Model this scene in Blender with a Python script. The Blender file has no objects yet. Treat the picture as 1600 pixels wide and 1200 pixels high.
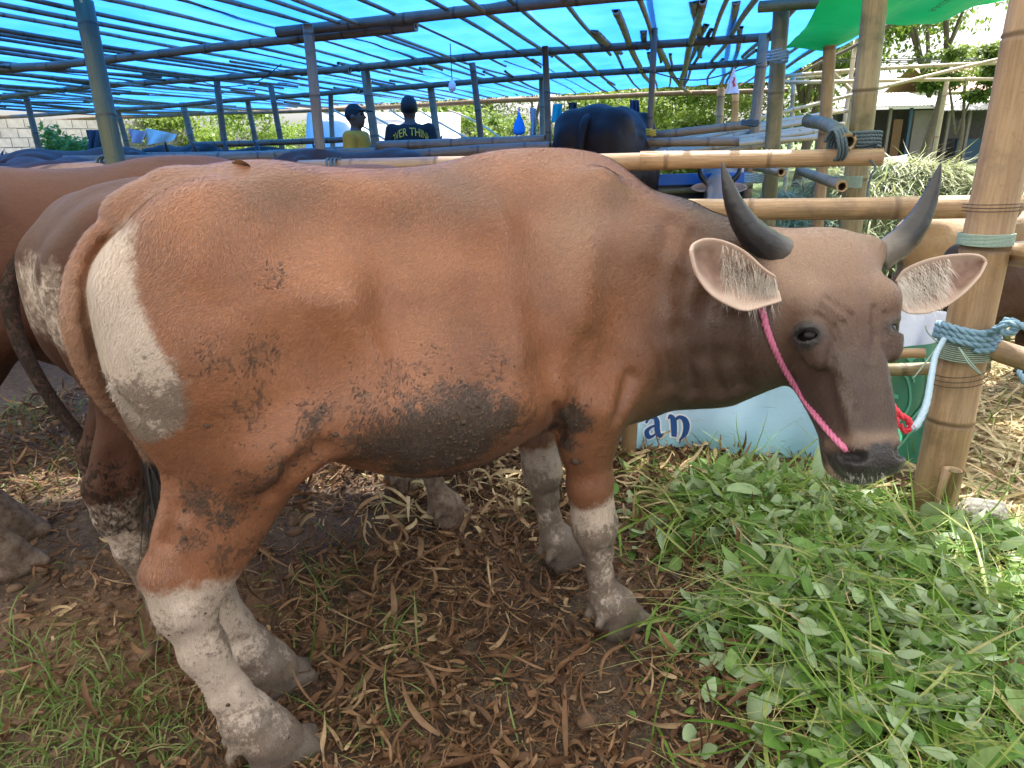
import bpy, bmesh, math, random
import numpy as np
from mathutils import Vector

scene = bpy.context.scene
# ------------------------------------------------------------------ camera
FOC = 1075.0                      # focal length in pixels of a 1600 px wide frame
CAM_H = 1.25
PITCH = math.radians(19.4)
ROLL = math.radians(1.5)
_f = np.array([0, math.cos(PITCH), -math.sin(PITCH)])
_r0 = np.array([1.0, 0, 0]); _u0 = np.array([0, math.sin(PITCH), math.cos(PITCH)])
_r = _r0 * math.cos(ROLL) - _u0 * math.sin(ROLL)
_u = _r0 * math.sin(ROLL) + _u0 * math.cos(ROLL)
CAM = np.array([0, 0, CAM_H])
from mathutils import Matrix
cam_data = bpy.data.cameras.new('camera')
cam_data.sensor_width = 36.0
cam_data.lens = 36.0 * FOC / 1600.0
cam_data.clip_start = 0.05
cam_data.clip_end = 600
cam = bpy.data.objects.new('camera', cam_data)
scene.collection.objects.link(cam)
_m = Matrix.Identity(4)
for i in range(3):
    _m[i][0] = _r[i]; _m[i][1] = _u[i]; _m[i][2] = -_f[i]; _m[i][3] = CAM[i]
cam.matrix_world = _m
scene.camera = cam

# ------------------------------------------------------------------ light
SUN_EL, SUN_AZ = math.radians(62), math.radians(40)   # azimuth clockwise from +Y
world = bpy.data.worlds.new('World'); scene.world = world
world.use_nodes = True
_nt = world.node_tree; _nt.nodes.clear()
_out = _nt.nodes.new('ShaderNodeOutputWorld'); _bg = _nt.nodes.new('ShaderNodeBackground')
_sky = _nt.nodes.new('ShaderNodeTexSky'); _sky.sky_type = 'NISHITA'; _sky.sun_disc = False
_sky.sun_elevation = SUN_EL; _sky.sun_rotation = SUN_AZ
_sky.air_density = 1.0; _sky.dust_density = 4.0; _sky.ozone_density = 1.0
_hsv = _nt.nodes.new('ShaderNodeHueSaturation'); _hsv.inputs['Saturation'].default_value = 0.25
_nt.links.new(_sky.outputs[0], _hsv.inputs['Color'])
_nt.links.new(_hsv.outputs[0], _bg.inputs['Color'])
_bg.inputs['Strength'].default_value = 0.14
_nt.links.new(_bg.outputs[0], _out.inputs[0])
sun_d = bpy.data.lights.new('sun', 'SUN'); sun_d.energy = 4.0; sun_d.angle = math.radians(0.6)
sun_d.color = (1.0, 0.95, 0.86)
sun = bpy.data.objects.new('sun', sun_d); scene.collection.objects.link(sun)
_sd = Vector((math.sin(SUN_AZ) * math.cos(SUN_EL), math.cos(SUN_AZ) * math.cos(SUN_EL), math.sin(SUN_EL)))
sun.rotation_euler = _sd.to_track_quat('Z', 'Y').to_euler()
vs = scene.view_settings
vs.view_transform = 'Standard'; vs.look = 'None'; vs.gamma = 1; vs.use_curve_mapping = False
vs.exposure = 1.65
try:
    scene.cycles.max_bounces = 8; scene.cycles.transparent_max_bounces = 12
    scene.cycles.use_denoising = True
except Exception:
    pass

# ------------------------------------------------------------------ helpers
def ray(px, py):
    return _f + _r * ((px - 800) / FOC) - _u * ((py - 600) / FOC)
def P(px, py, t):                 # the real point seen at that place of the frame, t metres deep
    return CAM + t * ray(px, py)
def G(px, py, z=0.0):             # the ground point seen there
    d = ray(px, py); return CAM + d * ((z - CAM_H) / d[2])

rng = np.random.default_rng(11)
random.seed(5)

def link(o):
    scene.collection.objects.link(o); return o
def thing(name, label, cat, loc=(0, 0, 0), group=None, kind=None):
    o = bpy.data.objects.new(name, None); link(o)
    o.location = [float(c) for c in loc]; o.empty_display_size = 0.1
    tag(o, label, cat, group, kind); return o
def tag(o, label=None, cat=None, group=None, kind=None):
    if label: o['label'] = label
    if cat: o['category'] = cat
    if group: o['group'] = group
    if kind: o['kind'] = kind
    return o
def make_mesh(name, V, F, attrs=None, smooth=True, uv=None):
    me = bpy.data.meshes.new(name)
    V = np.asarray(V, np.float32)
    if isinstance(F, np.ndarray):
        n, k = F.shape
        me.vertices.add(len(V)); me.vertices.foreach_set('co', V.ravel())
        me.loops.add(n * k); me.loops.foreach_set('vertex_index', F.astype(np.int32).ravel())
        me.polygons.add(n)
        me.polygons.foreach_set('loop_start', np.arange(0, n * k, k, dtype=np.int32))
        me.update(calc_edges=True)
    else:
        me.from_pydata(V.tolist(), [], [list(map(int, f)) for f in F]); me.update()
    if smooth:
        me.polygons.foreach_set('use_smooth', np.ones(len(me.polygons), bool))
    for k, a in (attrs or {}).items():
        a = np.asarray(a, np.float32)
        at = me.attributes.new(k, 'FLOAT', 'POINT'); at.data.foreach_set('value', a)
    return me
def mobj(name, V, F, mat, parent=None, attrs=None, smooth=True, label=None, cat=None, group=None, kind=None):
    V = np.asarray(V, np.float64)
    if parent is not None:
        V = V - np.array(world_loc(parent))
    me = make_mesh(name, V, F, attrs, smooth)
    me.materials.append(mat)
    o = bpy.data.objects.new(name, me); link(o)
    if parent is not None: o.parent = parent
    tag(o, label, cat, group, kind); return o
def world_loc(o):
    l = Vector(o.location)
    while o.parent: o = o.parent; l += Vector(o.location)
    return l
def copy_tree(o, parent=None):
    c = o.copy(); link(c)
    if parent is not None: c.parent = parent
    for ch in list(o.children): copy_tree(ch, c)
    return c

class MB:                          # collects faces of several shapes that make ONE part
    def __init__(s): s.V = []; s.F = []; s.n = 0
    def add(s, V, F):
        V = np.asarray(V, float); s.V.append(V)
        for f in F: s.F.append([i + s.n for i in f])
        s.n += len(V); return s
    def build(s, name, mat, parent=None, **k):
        return mobj(name, np.vstack(s.V), s.F, mat, parent, **k)

def box_vf(c, sx, sy, sz, R=None):
    v = np.array([[x, y, z] for x in (-.5, .5) for y in (-.5, .5) for z in (-.5, .5)]) * [sx, sy, sz]
    if R is not None: v = v @ np.asarray(R)
    return v + np.asarray(c), [(0, 1, 3, 2), (4, 6, 7, 5), (0, 4, 5, 1), (2, 3, 7, 6), (0, 2, 6, 4), (1, 5, 7, 3)]
def frame_of(d):
    d = np.asarray(d, float); d = d / np.linalg.norm(d)
    a = np.array([0, 0, 1.0]) if abs(d[2]) < .9 else np.array([1.0, 0, 0])
    x = np.cross(a, d); x /= np.linalg.norm(x); return x, np.cross(d, x), d
def catmull(pts, n):
    p = np.asarray(pts, float)
    p = np.vstack([2 * p[0] - p[1], p, 2 * p[-1] - p[-2]])
    out = []
    for i in range(1, len(p) - 2):
        for j in range(n):
            t = j / n
            out.append(.5 * ((2 * p[i]) + (-p[i - 1] + p[i + 1]) * t + (2 * p[i - 1] - 5 * p[i] + 4 * p[i + 1] - p[i + 2]) * t * t
                             + (-p[i - 1] + 3 * p[i] - 3 * p[i + 1] + p[i + 2]) * t ** 3))
    out.append(p[-2]); return np.array(out)
def tube_vf(path, rad, ns=8, cap=True, flat=1.0):
    path = np.asarray(path, float); n = len(path)
    rad = np.full(n, rad) if np.isscalar(rad) else np.asarray(rad, float)
    T = np.gradient(path, axis=0); T /= np.linalg.norm(T, axis=1)[:, None] + 1e-12
    x, y, _ = frame_of(T[0]); V = []
    for i in range(n):
        x = x - T[i] * (x @ T[i]); x /= np.linalg.norm(x); y = np.cross(T[i], x)
        for k in range(ns):
            a = 2 * math.pi * k / ns
            V.append(path[i] + rad[i] * (math.cos(a) * x + flat * math.sin(a) * y))
    F = [(i * ns + k, i * ns + (k + 1) % ns, (i + 1) * ns + (k + 1) % ns, (i + 1) * ns + k) for i in range(n - 1) for k in range(ns)]
    if cap:
        F.append(tuple(range(ns - 1, -1, -1))); F.append(tuple((n - 1) * ns + k for k in range(ns)))
    return np.array(V), F

# cheap 3-D value noise for shapes
_tab = np.random.default_rng(3).random(4096).astype(np.float32)
def vnoise(x, y, z=0.0):
    x = np.asarray(x, np.float64); y = np.asarray(y, np.float64); z = np.zeros_like(x) + z
    xi = np.floor(x).astype(np.int64); yi = np.floor(y).astype(np.int64); zi = np.floor(z).astype(np.int64)
    fx, fy, fz = x - xi, y - yi, z - zi
    fx = fx * fx * (3 - 2 * fx); fy = fy * fy * (3 - 2 * fy); fz = fz * fz * (3 - 2 * fz)
    def h(a, b, c): return _tab[((a * 73856093) ^ (b * 19349663) ^ (c * 83492791)) & 4095]
    r = 0
    for dx in (0, 1):
        for dy in (0, 1):
            for dz in (0, 1):
                r = r + h(xi + dx, yi + dy, zi + dz) * (fx if dx else 1 - fx) * (fy if dy else 1 - fy) * (fz if dz else 1 - fz)
    return r
def fbm(x, y, z=0.0, o=4):
    r = 0; a = .5; s = 0
    for i in range(o):
        k = 2.03 ** i; r = r + a * vnoise(x * k + 7.3 * i, y * k + 3.1 * i, z * k); s += a; a *= .5
    return r / s
def sstep(a, b, x):
    t = np.clip((x - a) / (b - a), 0, 1); return t * t * (3 - 2 * t)

# ------------------------------------------------------------------ materials
class NT:
    def __init__(s, name):
        s.m = bpy.data.materials.new(name); s.m.use_nodes = True; s.t = s.m.node_tree; s.t.nodes.clear()
        s.out = s.t.nodes.new('ShaderNodeOutputMaterial')
    def n(s, typ, **kw):
        nd = s.t.nodes.new('ShaderNode' + typ)
        for k, v in kw.items(): setattr(nd, k, v)
        return nd
    def set(s, sock, v):
        if isinstance(v, bpy.types.NodeSocket): s.t.links.new(v, sock)
        elif isinstance(v, tuple) and len(v) == 3 and sock.type == 'RGBA': sock.default_value = (*v, 1)
        else: sock.default_value = v
    def attr(s, name): return s.n('Attribute', attribute_name=name).outputs['Fac']
    def math(s, op, a, b=0.0, c=None, clamp=False):
        nd = s.n('Math', operation=op, use_clamp=clamp); s.set(nd.inputs[0], a); s.set(nd.inputs[1], b)
        if c is not None: s.set(nd.inputs[2], c)
        return nd.outputs[0]
    def mix(s, f, a, b, blend='MIX'):
        nd = s.n('Mix', data_type='RGBA', blend_type=blend); nd.clamp_factor = True
        s.set(nd.inputs[0], f); s.set(nd.inputs[6], a); s.set(nd.inputs[7], b); return nd.outputs[2]
    def coord(s, which='Object', scale=(1, 1, 1), rot=(0, 0, 0)):
        tc = s.n('TexCoord'); mp = s.n('Mapping'); s.t.links.new(tc.outputs[which], mp.inputs[0])
        mp.inputs['Scale'].default_value = scale; mp.inputs['Rotation'].default_value = rot; return mp.outputs[0]
    def noise(s, vec=None, scale=5, detail=4, rough=.55, dist=0):
        nd = s.n('TexNoise'); nd.inputs['Scale'].default_value = scale; nd.inputs['Detail'].default_value = detail
        nd.inputs['Roughness'].default_value = rough; nd.inputs['Distortion'].default_value = dist
        if vec is not None: s.t.links.new(vec, nd.inputs['Vector'])
        return nd.outputs['Fac']
    def ramp(s, f, a, b, smooth=True):
        nd = s.n('MapRange'); nd.interpolation_type = 'SMOOTHSTEP' if smooth else 'LINEAR'
        s.set(nd.inputs['Value'], f); s.set(nd.inputs['From Min'], a); s.set(nd.inputs['From Max'], b); return nd.outputs[0]
    def bump(s, h, strength=.5, dist=.01, normal=None):
        nd = s.n('Bump'); nd.inputs['Strength'].default_value = strength; nd.inputs['Distance'].default_value = dist
        s.set(nd.inputs['Height'], h)
        if normal is not None: s.t.links.new(normal, nd.inputs['Normal'])
        return nd.outputs[0]
    def bsdf(s, col, rough=.6, normal=None, **kw):
        b = s.n('BsdfPrincipled'); s.set(b.inputs['Base Color'], col); s.set(b.inputs['Roughness'], rough)
        if normal is not None: s.t.links.new(normal, b.inputs['Normal'])
        for k, v in kw.items(): s.set(b.inputs[k.replace('_', ' ')], v)
        return b.outputs[0]
    def done(s, sh): s.t.links.new(sh, s.out.inputs[0]); return s.m
def simple(name, col, rough=.6, var=.25, scale=20, bump=0.0, **kw):
    n = NT(name); f = n.noise(n.coord(), scale, 5)
    c = n.mix(f, tuple(x * (1 - var) for x in col), tuple(min(1, x * (1 + var)) for x in col))
    nm = n.bump(f, bump, .01) if bump else None
    return n.done(n.bsdf(c, rough, nm, **kw))
# ------------------------------------------------------------------ ground
def in_poly(x, y, poly):
    poly = np.asarray(poly); ins = np.zeros(np.shape(x), bool)
    for i in range(len(poly)):
        a, b = poly[i], poly[(i + 1) % len(poly)]
        ins ^= ((a[1] > y) != (b[1] > y)) & (x < (b[0] - a[0]) * (y - a[1]) / (b[1] - a[1] + 1e-12) + a[0])
    return ins
def dist_poly(x, y, poly):           # signed, negative inside
    poly = np.asarray(poly); d = np.full(np.shape(x), 99.)
    for i in range(len(poly)):
        a, b = poly[i], poly[(i + 1) % len(poly)]; ab = b - a
        t = np.clip(((x - a[0]) * ab[0] + (y - a[1]) * ab[1]) / (ab @ ab), 0, 1)
        d = np.minimum(d, np.hypot(x - a[0] - t * ab[0], y - a[1] - t * ab[1]))
    return np.where(in_poly(x, y, poly), -d, d)
# outline of the heap of cut fodder, metres
FODDER = np.array([(.52, 2.30), (.78, 2.42), (1.08, 2.30), (1.30, 2.08), (1.55, 1.84), (2.0, 1.72), (1.9, .95), (.62, .72), (.52, .98), (.50, 1.22), (.46, 1.48), (.58, 1.70), (.44, 1.96)])
def fodder_w(x, y):
    d = dist_poly(x, y, FODDER) + .18 * (fbm(x * 3.1, y * 3.1, 4.2) - .5)
    return sstep(.10, -.22, d)
def straw_w(x, y): return sstep(-.10, .35, x - 1.42 - .25 * (2.0 - y) * (y < 2) + .25 * (fbm(x * 2, y * 2, 9.) - .5)) * sstep(1.4, 1.9, y)
def ground_z(x, y):
    x = np.asarray(x, float); y = np.asarray(y, float)
    near = sstep(9, 4, np.hypot(x, y))
    z = .055 * (fbm(x * 1.7, y * 1.7, 1.3) - .5) + near * (.040 * (fbm(x * 6, y * 6, 2.2) - .5) + .028 * (fbm(x * 19, y * 19, 5.1, 3) - .5))
    w = straw_w(x, y); z = z * (1 - .5 * w)
    z = z + fodder_w(x, y) * (.055 + .06 * (fbm(x * 4, y * 4, 7.7) - .3))
    hole = np.exp(-(((x - .50) / .10) ** 2 + ((y - 1.86) / .07) ** 2)); z = z - .06 * hole + .025 * np.exp(-(((x - .50) / .17) ** 2 + ((y - 1.86) / .13) ** 2))
    for fx, fy in FEET: z = z * (1 - .8 * np.exp(-((x - fx) ** 2 + (y - fy) ** 2) / .007)) - .012 * np.exp(-((x - fx) ** 2 + (y - fy) ** 2) / .006)
    return z
FEET = [(.28, 1.55), (.10, 1.84), (-.55, 1.15), (-.62, 1.36), (-1.02, 1.62), (-.77, 1.69), (-.47, 2.22), (-.31, 2.12)]
def grid_axis(lo, hi, h0, growth, focus):
    a = [focus]; h = h0
    while a[-1] < hi: a.append(a[-1] + h); h *= growth if abs(a[-1] - focus) > 1.6 else 1
    b = [focus]; h = h0
    while b[-1] > lo: b.append(b[-1] - h); h *= growth if abs(b[-1] - focus) > 1.6 else 1
    return np.array(b[::-1][:-1] + a)
def build_ground():
    X = grid_axis(-260, 260, .0135, 1.035, 0.0); Y = grid_axis(-30, 420, .0135, 1.035, 1.7)
    gx, gy = np.meshgrid(X, Y, indexing='ij'); z = ground_z(gx, gy)
    nx, ny = gx.shape; V = np.stack([gx, gy, z], -1).reshape(-1, 3)
    i = np.arange(nx - 1)[:, None] * ny + np.arange(ny - 1)[None]
    F = np.stack([i, i + ny, i + ny + 1, i + 1], -1).reshape(-1, 4)
    x, y = V[:, 0], V[:, 1]
    grass = sstep(3.6, 5.0, y + .8 * (fbm(x * .8, y * .8, 3.) - .5)) * sstep(-.5, 1.2, x)
    grass = np.maximum(grass, sstep(9, 12, y)); grass = np.maximum(grass, sstep(5, 8, np.abs(x)) * sstep(2, 4, y))
    n = NT('soil'); co = n.coord()
    a = n.noise(co, 7, 8, .65); b = n.noise(co, 45, 6, .7); c3 = n.noise(co, 1.3, 3); fine = n.noise(co, 190, 4, .7)
    soil = n.mix(n.ramp(b, .35, .7), (.036, .024, .016), (.12, .078, .05))
    soil = n.mix(n.ramp(n.math('MULTIPLY', a, n.attr('red')), .2, .5), soil, n.mix(b, (.10, .052, .028), (.21, .115, .062)))
    soil = n.mix(n.ramp(n.math('ADD', fine, n.math('MULTIPLY', a, .5)), .78, .95), soil, (.20, .15, .09))
    st = n.mix(fine, (.22, .17, .09), (.46, .38, .22))
    gr = n.mix(b, (.045, .085, .018), (.12, .19, .04))
    c = n.mix(n.attr('straw'), soil, st); c = n.mix(n.attr('grass'), c, gr)
    nrm = n.bump(n.math('ADD', n.math('MULTIPLY', b, .012), n.math('MULTIPLY', fine, .006)), 1.0, 1.0)
    m = n.done(n.bsdf(c, n.math('MULTIPLY_ADD', a, .3, .55), nrm, Specular_IOR_Level=.35))
    red = .3 + .9 * np.exp(-(((x + 1.05) / .45) ** 2 + ((y - 1.55) / .35) ** 2))
    mobj('ground', V, F, m, None, dict(straw=straw_w(x, y) * (1 - grass), grass=grass, red=red), kind='structure')
build_ground()
# ------------------------------------------------------------------ bamboo
def bamboo_mat(name, ca, cb, node, green=None, streak=1.0):
    n = NT(name); co = n.coord('Object'); at = n.attr('node'); lg = n.attr('ang')
    oi = n.n('ObjectInfo'); rnd = oi.outputs['Random']
    cc = n.n('CombineXYZ'); n.set(cc.inputs[0], n.math('MULTIPLY', lg, 6.0)); n.set(cc.inputs[1], n.math('MULTIPLY', n.attr('along'), 1.6)); n.set(cc.inputs[2], n.math('MULTIPLY', rnd, 50))
    st = n.noise(cc.outputs[0], 3.0, 6, .65); bl = n.noise(co, 6, 5, .6); fine = n.noise(co, 60, 5, .7)
    c = n.mix(n.ramp(st, .3, .7), ca, cb)
    if green: c = n.mix(n.ramp(n.math('ADD', bl, n.math('MULTIPLY', rnd, .25)), .5, .75), c, green)
    c = n.mix(n.math('MULTIPLY', n.ramp(fine, .55, .75), .5 * streak), c, tuple(x * .35 for x in ca))
    c = n.mix(n.math('MULTIPLY', n.ramp(bl, .52, .68), .75), c, n.mix(fine, tuple(x * .3 for x in ca), tuple(x * .6 for x in cb)))
    c = n.mix(n.math('MULTIPLY', n.math('MULTIPLY', n.ramp(at, .25, 1), .85), n.math('MULTIPLY_ADD', st, .7, .5)), c, node)
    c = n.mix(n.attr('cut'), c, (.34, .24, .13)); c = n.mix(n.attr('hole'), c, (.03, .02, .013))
    c = n.mix(n.math('MULTIPLY_ADD', rnd, .35, 0), c, tuple(.5 * (x + y) * .6 for x, y in zip(ca, cb)))
    return n.done(n.bsdf(c, n.math('MULTIPLY_ADD', st, .3, .32), n.bump(n.math('ADD', n.math('MULTIPLY', st, .002), n.math('MULTIPLY', fine, .0012)), 1.0, 1.0)))
M_bamboo_tan = bamboo_mat('bamboo_tan', (.25, .155, .078), (.42, .285, .16), (.10, .058, .03))
M_bamboo_pale = bamboo_mat('bamboo_pale', (.42, .33, .20), (.62, .53, .36), (.22, .15, .08))
M_bamboo_grey = bamboo_mat('bamboo_grey', (.20, .135, .078), (.33, .235, .145), (.05, .037, .028))
M_bamboo_dark = bamboo_mat('bamboo_dark', (.12, .075, .042), (.22, .145, .085), (.022, .017, .013))
M_bamboo_green = bamboo_mat('bamboo_green', (.030, .042, .014), (.062, .078, .026), (.02, .018, .01))
M_bamboo_olive = bamboo_mat('bamboo_olive', (.17, .14, .075), (.29, .24, .13), (.08, .058, .03), (.085, .10, .045))

def pole_vf(a, b, r0, r1, seg=.32, ns=12, bend=.01, hollow=True, rs=None):
    rs = rs or np.random.default_rng(int(abs(a[0] * 731 + a[1] * 977 + b[0] * 353 + b[2] * 131) * 100) % 99991)
    a = np.asarray(a, float); b = np.asarray(b, float); L = np.linalg.norm(b - a); x, y, d = frame_of(b - a)
    st = []; t = rs.uniform(.05, seg) - 0.0
    st.append((0, 0, 0))
    while t < L - .04:
        for dt, k, nd in ((-.014, .0, .25), (-.003, .055, 1.0), (.003, -.035, 1.0), (.008, .04, .7), (.02, 0.0, .25)): st.append((t + dt, k, nd))
        st.append((min(L - .01, t + seg * .5), -.025, 0)); t += seg * rs.uniform(.82, 1.18)
    st.append((L, 0, 0)); st = sorted([q for q in st if 0 <= q[0] <= L])
    bx, by = rs.normal(0, bend * 1.8, 2) * L; V = []; nd = []; ang = []; al = []; cut = []; hole = []
    ph = rs.uniform(0, 6)
    for t, k, n_ in st:
        f = t / L; c = a + d * t + (x * bx + y * by) * math.sin(math.pi * f) + (x * math.sin(t * 2.2 + ph) + y * math.cos(t * 1.7 + ph)) * .006
        rr = (r0 + (r1 - r0) * f) * (1 + k)
        for j in range(ns):
            an = 2 * math.pi * j / ns; V.append(c + rr * (math.cos(an) * x + math.sin(an) * y)); nd.append(n_); ang.append(abs(j / ns - .5) * 2); al.append(t); cut.append(0); hole.append(0)
    m = len(st)
    F = [(i * ns + j, i * ns + (j + 1) % ns, (i + 1) * ns + (j + 1) % ns, (i + 1) * ns + j) for i in range(m - 1) for j in range(ns)]
    for end, ring, c, rr, dd in ((0, 0, a, r0, d), (1, m - 1, b, r1, -d)):
        base = len(V)
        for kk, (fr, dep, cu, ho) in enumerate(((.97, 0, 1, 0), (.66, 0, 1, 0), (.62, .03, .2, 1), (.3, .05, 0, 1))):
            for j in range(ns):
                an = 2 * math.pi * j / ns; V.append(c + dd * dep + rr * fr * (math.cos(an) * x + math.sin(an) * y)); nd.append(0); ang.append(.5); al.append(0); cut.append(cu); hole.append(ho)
        rings = [ring * ns] + [base + q * ns for q in range(4)]
        for p_, q_ in zip(rings, rings[1:]):
            for j in range(ns):
                f = (p_ + j, q_ + j, q_ + (j + 1) % ns, p_ + (j + 1) % ns); F.append(f if end == 0 else f[::-1])
        f = tuple(rings[-1] + j for j in range(ns)); F.append(f[::-1] if end == 0 else f)
    return np.array(V), F, dict(node=nd, ang=ang, along=al, cut=cut, hole=hole)
def pole(name, a, b, r0, r1, mat, parent=None, label=None, group=None, cat='bamboo pole', **k):
    V, F, A = pole_vf(a, b, r0, r1, **k); o = mobj(name, V, F, mat, parent, A)
    if parent is None: tag(o, label, cat, group)
    return o
def down(px0, py0, px1, py1, top):          # a post through a known top point that leans the way it is seen to lean
    d = ray(px1, py1); q = CAM + d * (top[1] / d[1]); return top + (q - top) * (top[2] + .05) / (top[2] - q[2])

ROOF = 2.0
E1 = np.array([.925, -.38, 0]); E1 /= np.linalg.norm(E1); E2 = np.array([.22, .975, 0]); E2 /= np.linalg.norm(E2)
shed = thing('cattle_shed', 'long low bamboo cattle shed roofed with sagging bright blue tarpaulin', 'shed', G(640, 44, 0.0) * 0 + np.array([-1.0, 7.0, 0]))
A0 = G(800, 27, ROOF)                        # a point of the first cross beam in view
def roof_pt(s, t, z=ROOF): q = A0 + E1 * s + E2 * t; return np.array([q[0], q[1], z])
def beam_line(p, q, l, r_, rad, ext=0, dz=0):
    a, b = G(*p, ROOF), G(*q, ROOF); d = (b - a) / np.linalg.norm(b - a); a = a - d * l; b = b + d * r_
    a[2] = b[2] = ROOF + dz; return a, b
for (p, q, l, r_, rad, dz) in [((0, 104), (600, 45), 3.0, .25, .038, 0), ((435, 57), (1080, 0), 0, 1.2, .042, .03), ((-60, 108), (104, 97), 2.0, 0, .045, -.03),
                              ((0, 155), (500, 113), 2.0, .4, .040, 0), ((470, 116), (1208, 61), 0, .1, .042, .02),
                              ((0, 181), (560, 141), 3, 0, .042, 0), ((520, 145), (1200, 97), 0, .2, .044, .01),
                              ((0, 196), (520, 172), 3, 0, .05, 0), ((490, 175), (1195, 143), 0, .4, .055, .01)]:
    a, b = beam_line(p, q, l, r_, rad, dz=dz); pole('beam', a, b, rad * .88, rad * .82, M_bamboo_dark, shed, seg=.42, bend=.004)
# rafters: rows of thin poles laid across the beams, each line of several overlapping lengths
rsr = np.random.default_rng(21)
for s_ in np.arange(-11.5, 2.75, .29):
    t = -2.2 + rsr.uniform(-.8, .3); j = 0; s0 = s_ + rsr.normal(0, .025)
    right = s_ > .6
    while t < 8.4:
        L = rsr.uniform(4.6, 7.5); e = min(t + L, 8.9 + rsr.uniform(-.2, .3))
        rad = rsr.uniform(.014, .020) * (1.25 if right else 1); w = rsr.normal(0, .07 if right else .02)
        a = roof_pt(s0 + .05 * (j % 2), t, ROOF + .06 + .012 * (j % 2)); b = roof_pt(s0 + .05 * (j % 2) + w, e, ROOF + .055 + .012 * (j % 2))
        pole('rafter', a, b, rad, rad * .8, M_bamboo_tan if right and rsr.random() < .7 else M_bamboo_grey if rsr.random() < .55 else M_bamboo_dark, shed, seg=.26, ns=7, bend=.004)
        t = e - rsr.uniform(.15, .9); j += 1
        if e > 8.3: break
for (x0, y0, x1, y1, w) in [(962, 15, 1018, 132, .03), (1020, 50, 1090, 150, .03), (1098, 0, 1062, 138, .03), (1150, 0, 1128, 140, .028), (1104, 38, 1068, 140, .026), (1158, 42, 1130, 138, .024), (930, 45, 970, 82, .032), (1005, 45, 1012, 75, .03), (1085, 0, 1095, 88, .03)]:
    pole('rafter', G(x0, y0, ROOF + .085), G(x1, y1, ROOF + .085), w, w * .85, M_bamboo_tan, shed, seg=.24, ns=8, bend=.004)
# posts
for (x0, y0, x1, y1, px, mm) in [(482, 54, 500, 250, 17, 'g'), (572, 115, 590, 245, 14, 'g'), (673, 138, 682, 222, 11, 'g'), (738, 108, 750, 236, 10, 'd'), (852, 84, 857, 230, 10, 'd'), (846, 126, 848, 225, 9, 'g'),
                                (1023, 58, 1014, 240, 10, 'd'), (340, 131, 357, 245, 10, 'd'), (287, 166, 301, 236, 10, 'g'), (388, 162, 403, 230, 8, 'd'), (424, 140, 441, 235, 9, 'd'), (517, 150, 523, 235, 8, 'g'),
                                (42, 157, 68, 248, 9, 'd'), (64, 190, 73, 222, 7, 'g'), (184, 172, 195, 215, 8, 'd'), (1126, 143, 1121, 236, 12, 't'), (1149, 150, 1144, 236, 11, 't'), (1192, 66, 1166, 300, 17, 't')]:
    tp = G(x0, y0, ROOF - .02); bt = down(x0, y0, x1, y1, tp); tt = (tp - CAM) @ _f; rad = px / 2 * tt / FOC
    pole('post', tp + (tp - bt) * .03, bt, rad, rad * 1.08, dict(g=M_bamboo_grey, d=M_bamboo_dark, t=M_bamboo_tan)[mm], shed, seg=.38, bend=.004)
# rails between the stalls of the shed
for (x0, y0, t0, x1, y1, t1, r, mm) in [(590, 229, 5.6, 852, 219, 5.2, .042, 'd'), (640, 243, 5.4, 860, 232, 5.1, .045, 'd'), (200, 246, 6.0, 600, 238, 6.2, .04, 'd'), (-60, 252, 5.2, 430, 246, 5.6, .045, 'd'), (420, 240, 7.2, 600, 233, 7.2, .04, 'd'),
                                       (860, 232, 5.5, 1010, 224, 5.4, .04, 'g'), (1008, 213, 5.6, 1172, 196, 5.4, .032, 't'), (1000, 224, 5.4, 1155, 222, 5.2, .034, 't'), (300, 226, 8.2, 560, 218, 8.5, .035, 'd')]:
    pole('rail', P(x0, y0, t0), P(x1, y1, t1), r, r, dict(g=M_bamboo_grey, d=M_bamboo_dark, t=M_bamboo_tan)[mm], shed, seg=.34, bend=.003)

def tarp_mat(name, col, deep, trans):
    n = NT(name); co = n.coord(); w = n.noise(n.coord('Object', (1.2, 1.2, 1)), 1.0, 4, .6); f = n.noise(co, 30, 3)
    wv = n.noise(n.coord('Object', (2, 90, 1), (0, 0, .38)), 1, 2)
    c = n.mix(n.ramp(w, .3, .75), deep, col); c = n.mix(n.math('MULTIPLY', wv, .35), c, deep)
    tr = n.n('BsdfTranslucent'); n.set(tr.inputs[0], c)
    nrm = n.bump(n.math('ADD', n.math('MULTIPLY', w, .02), n.math('MULTIPLY', f, .003)), .6, 1.0)
    b = n.bsdf(c, .38, nrm); n.t.links.new(nrm, tr.inputs['Normal'])
    mx = n.n('MixShader'); mx.inputs[0].default_value = trans
    n.t.links.new(b, mx.inputs[1]); n.t.links.new(tr.outputs[0], mx.inputs[2]); return n.done(mx.outputs[0])
M_tarp_blue = tarp_mat('blue_tarp', (.065, .29, .85), (.025, .205, .74), .66)
M_tarp_green = tarp_mat('green_tarp', (.02, .62, .10), (.008, .42, .05), .6)
def sheet(name, fn, nu, nv, mat, parent=None, **k):
    V = np.array([fn(i / (nu - 1), j / (nv - 1)) for i in range(nu) for j in range(nv)])
    F = [(i * nv + j, (i + 1) * nv + j, (i + 1) * nv + j + 1, i * nv + j + 1) for i in range(nu - 1) for j in range(nv - 1)]
    return mobj(name, V, F, mat, parent, **k)
def roof_sheet(s0, s1, t0, t1):
    def fn(a, b):
        s_ = s0 + (s1 - s0) * a; t = t0 + (t1 - t0) * b
        z = ROOF + .095 - .020 * math.sin(math.pi * ((s_ / .31) % 1)) + .03 * (float(fbm(s_ * 1.1, t * 1.1, 3.0)) - .5) + .012 * (float(fbm(s_ * 5, t * 5, 3.0)) - .5)
        return roof_pt(s_, t, z)
    return fn
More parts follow.
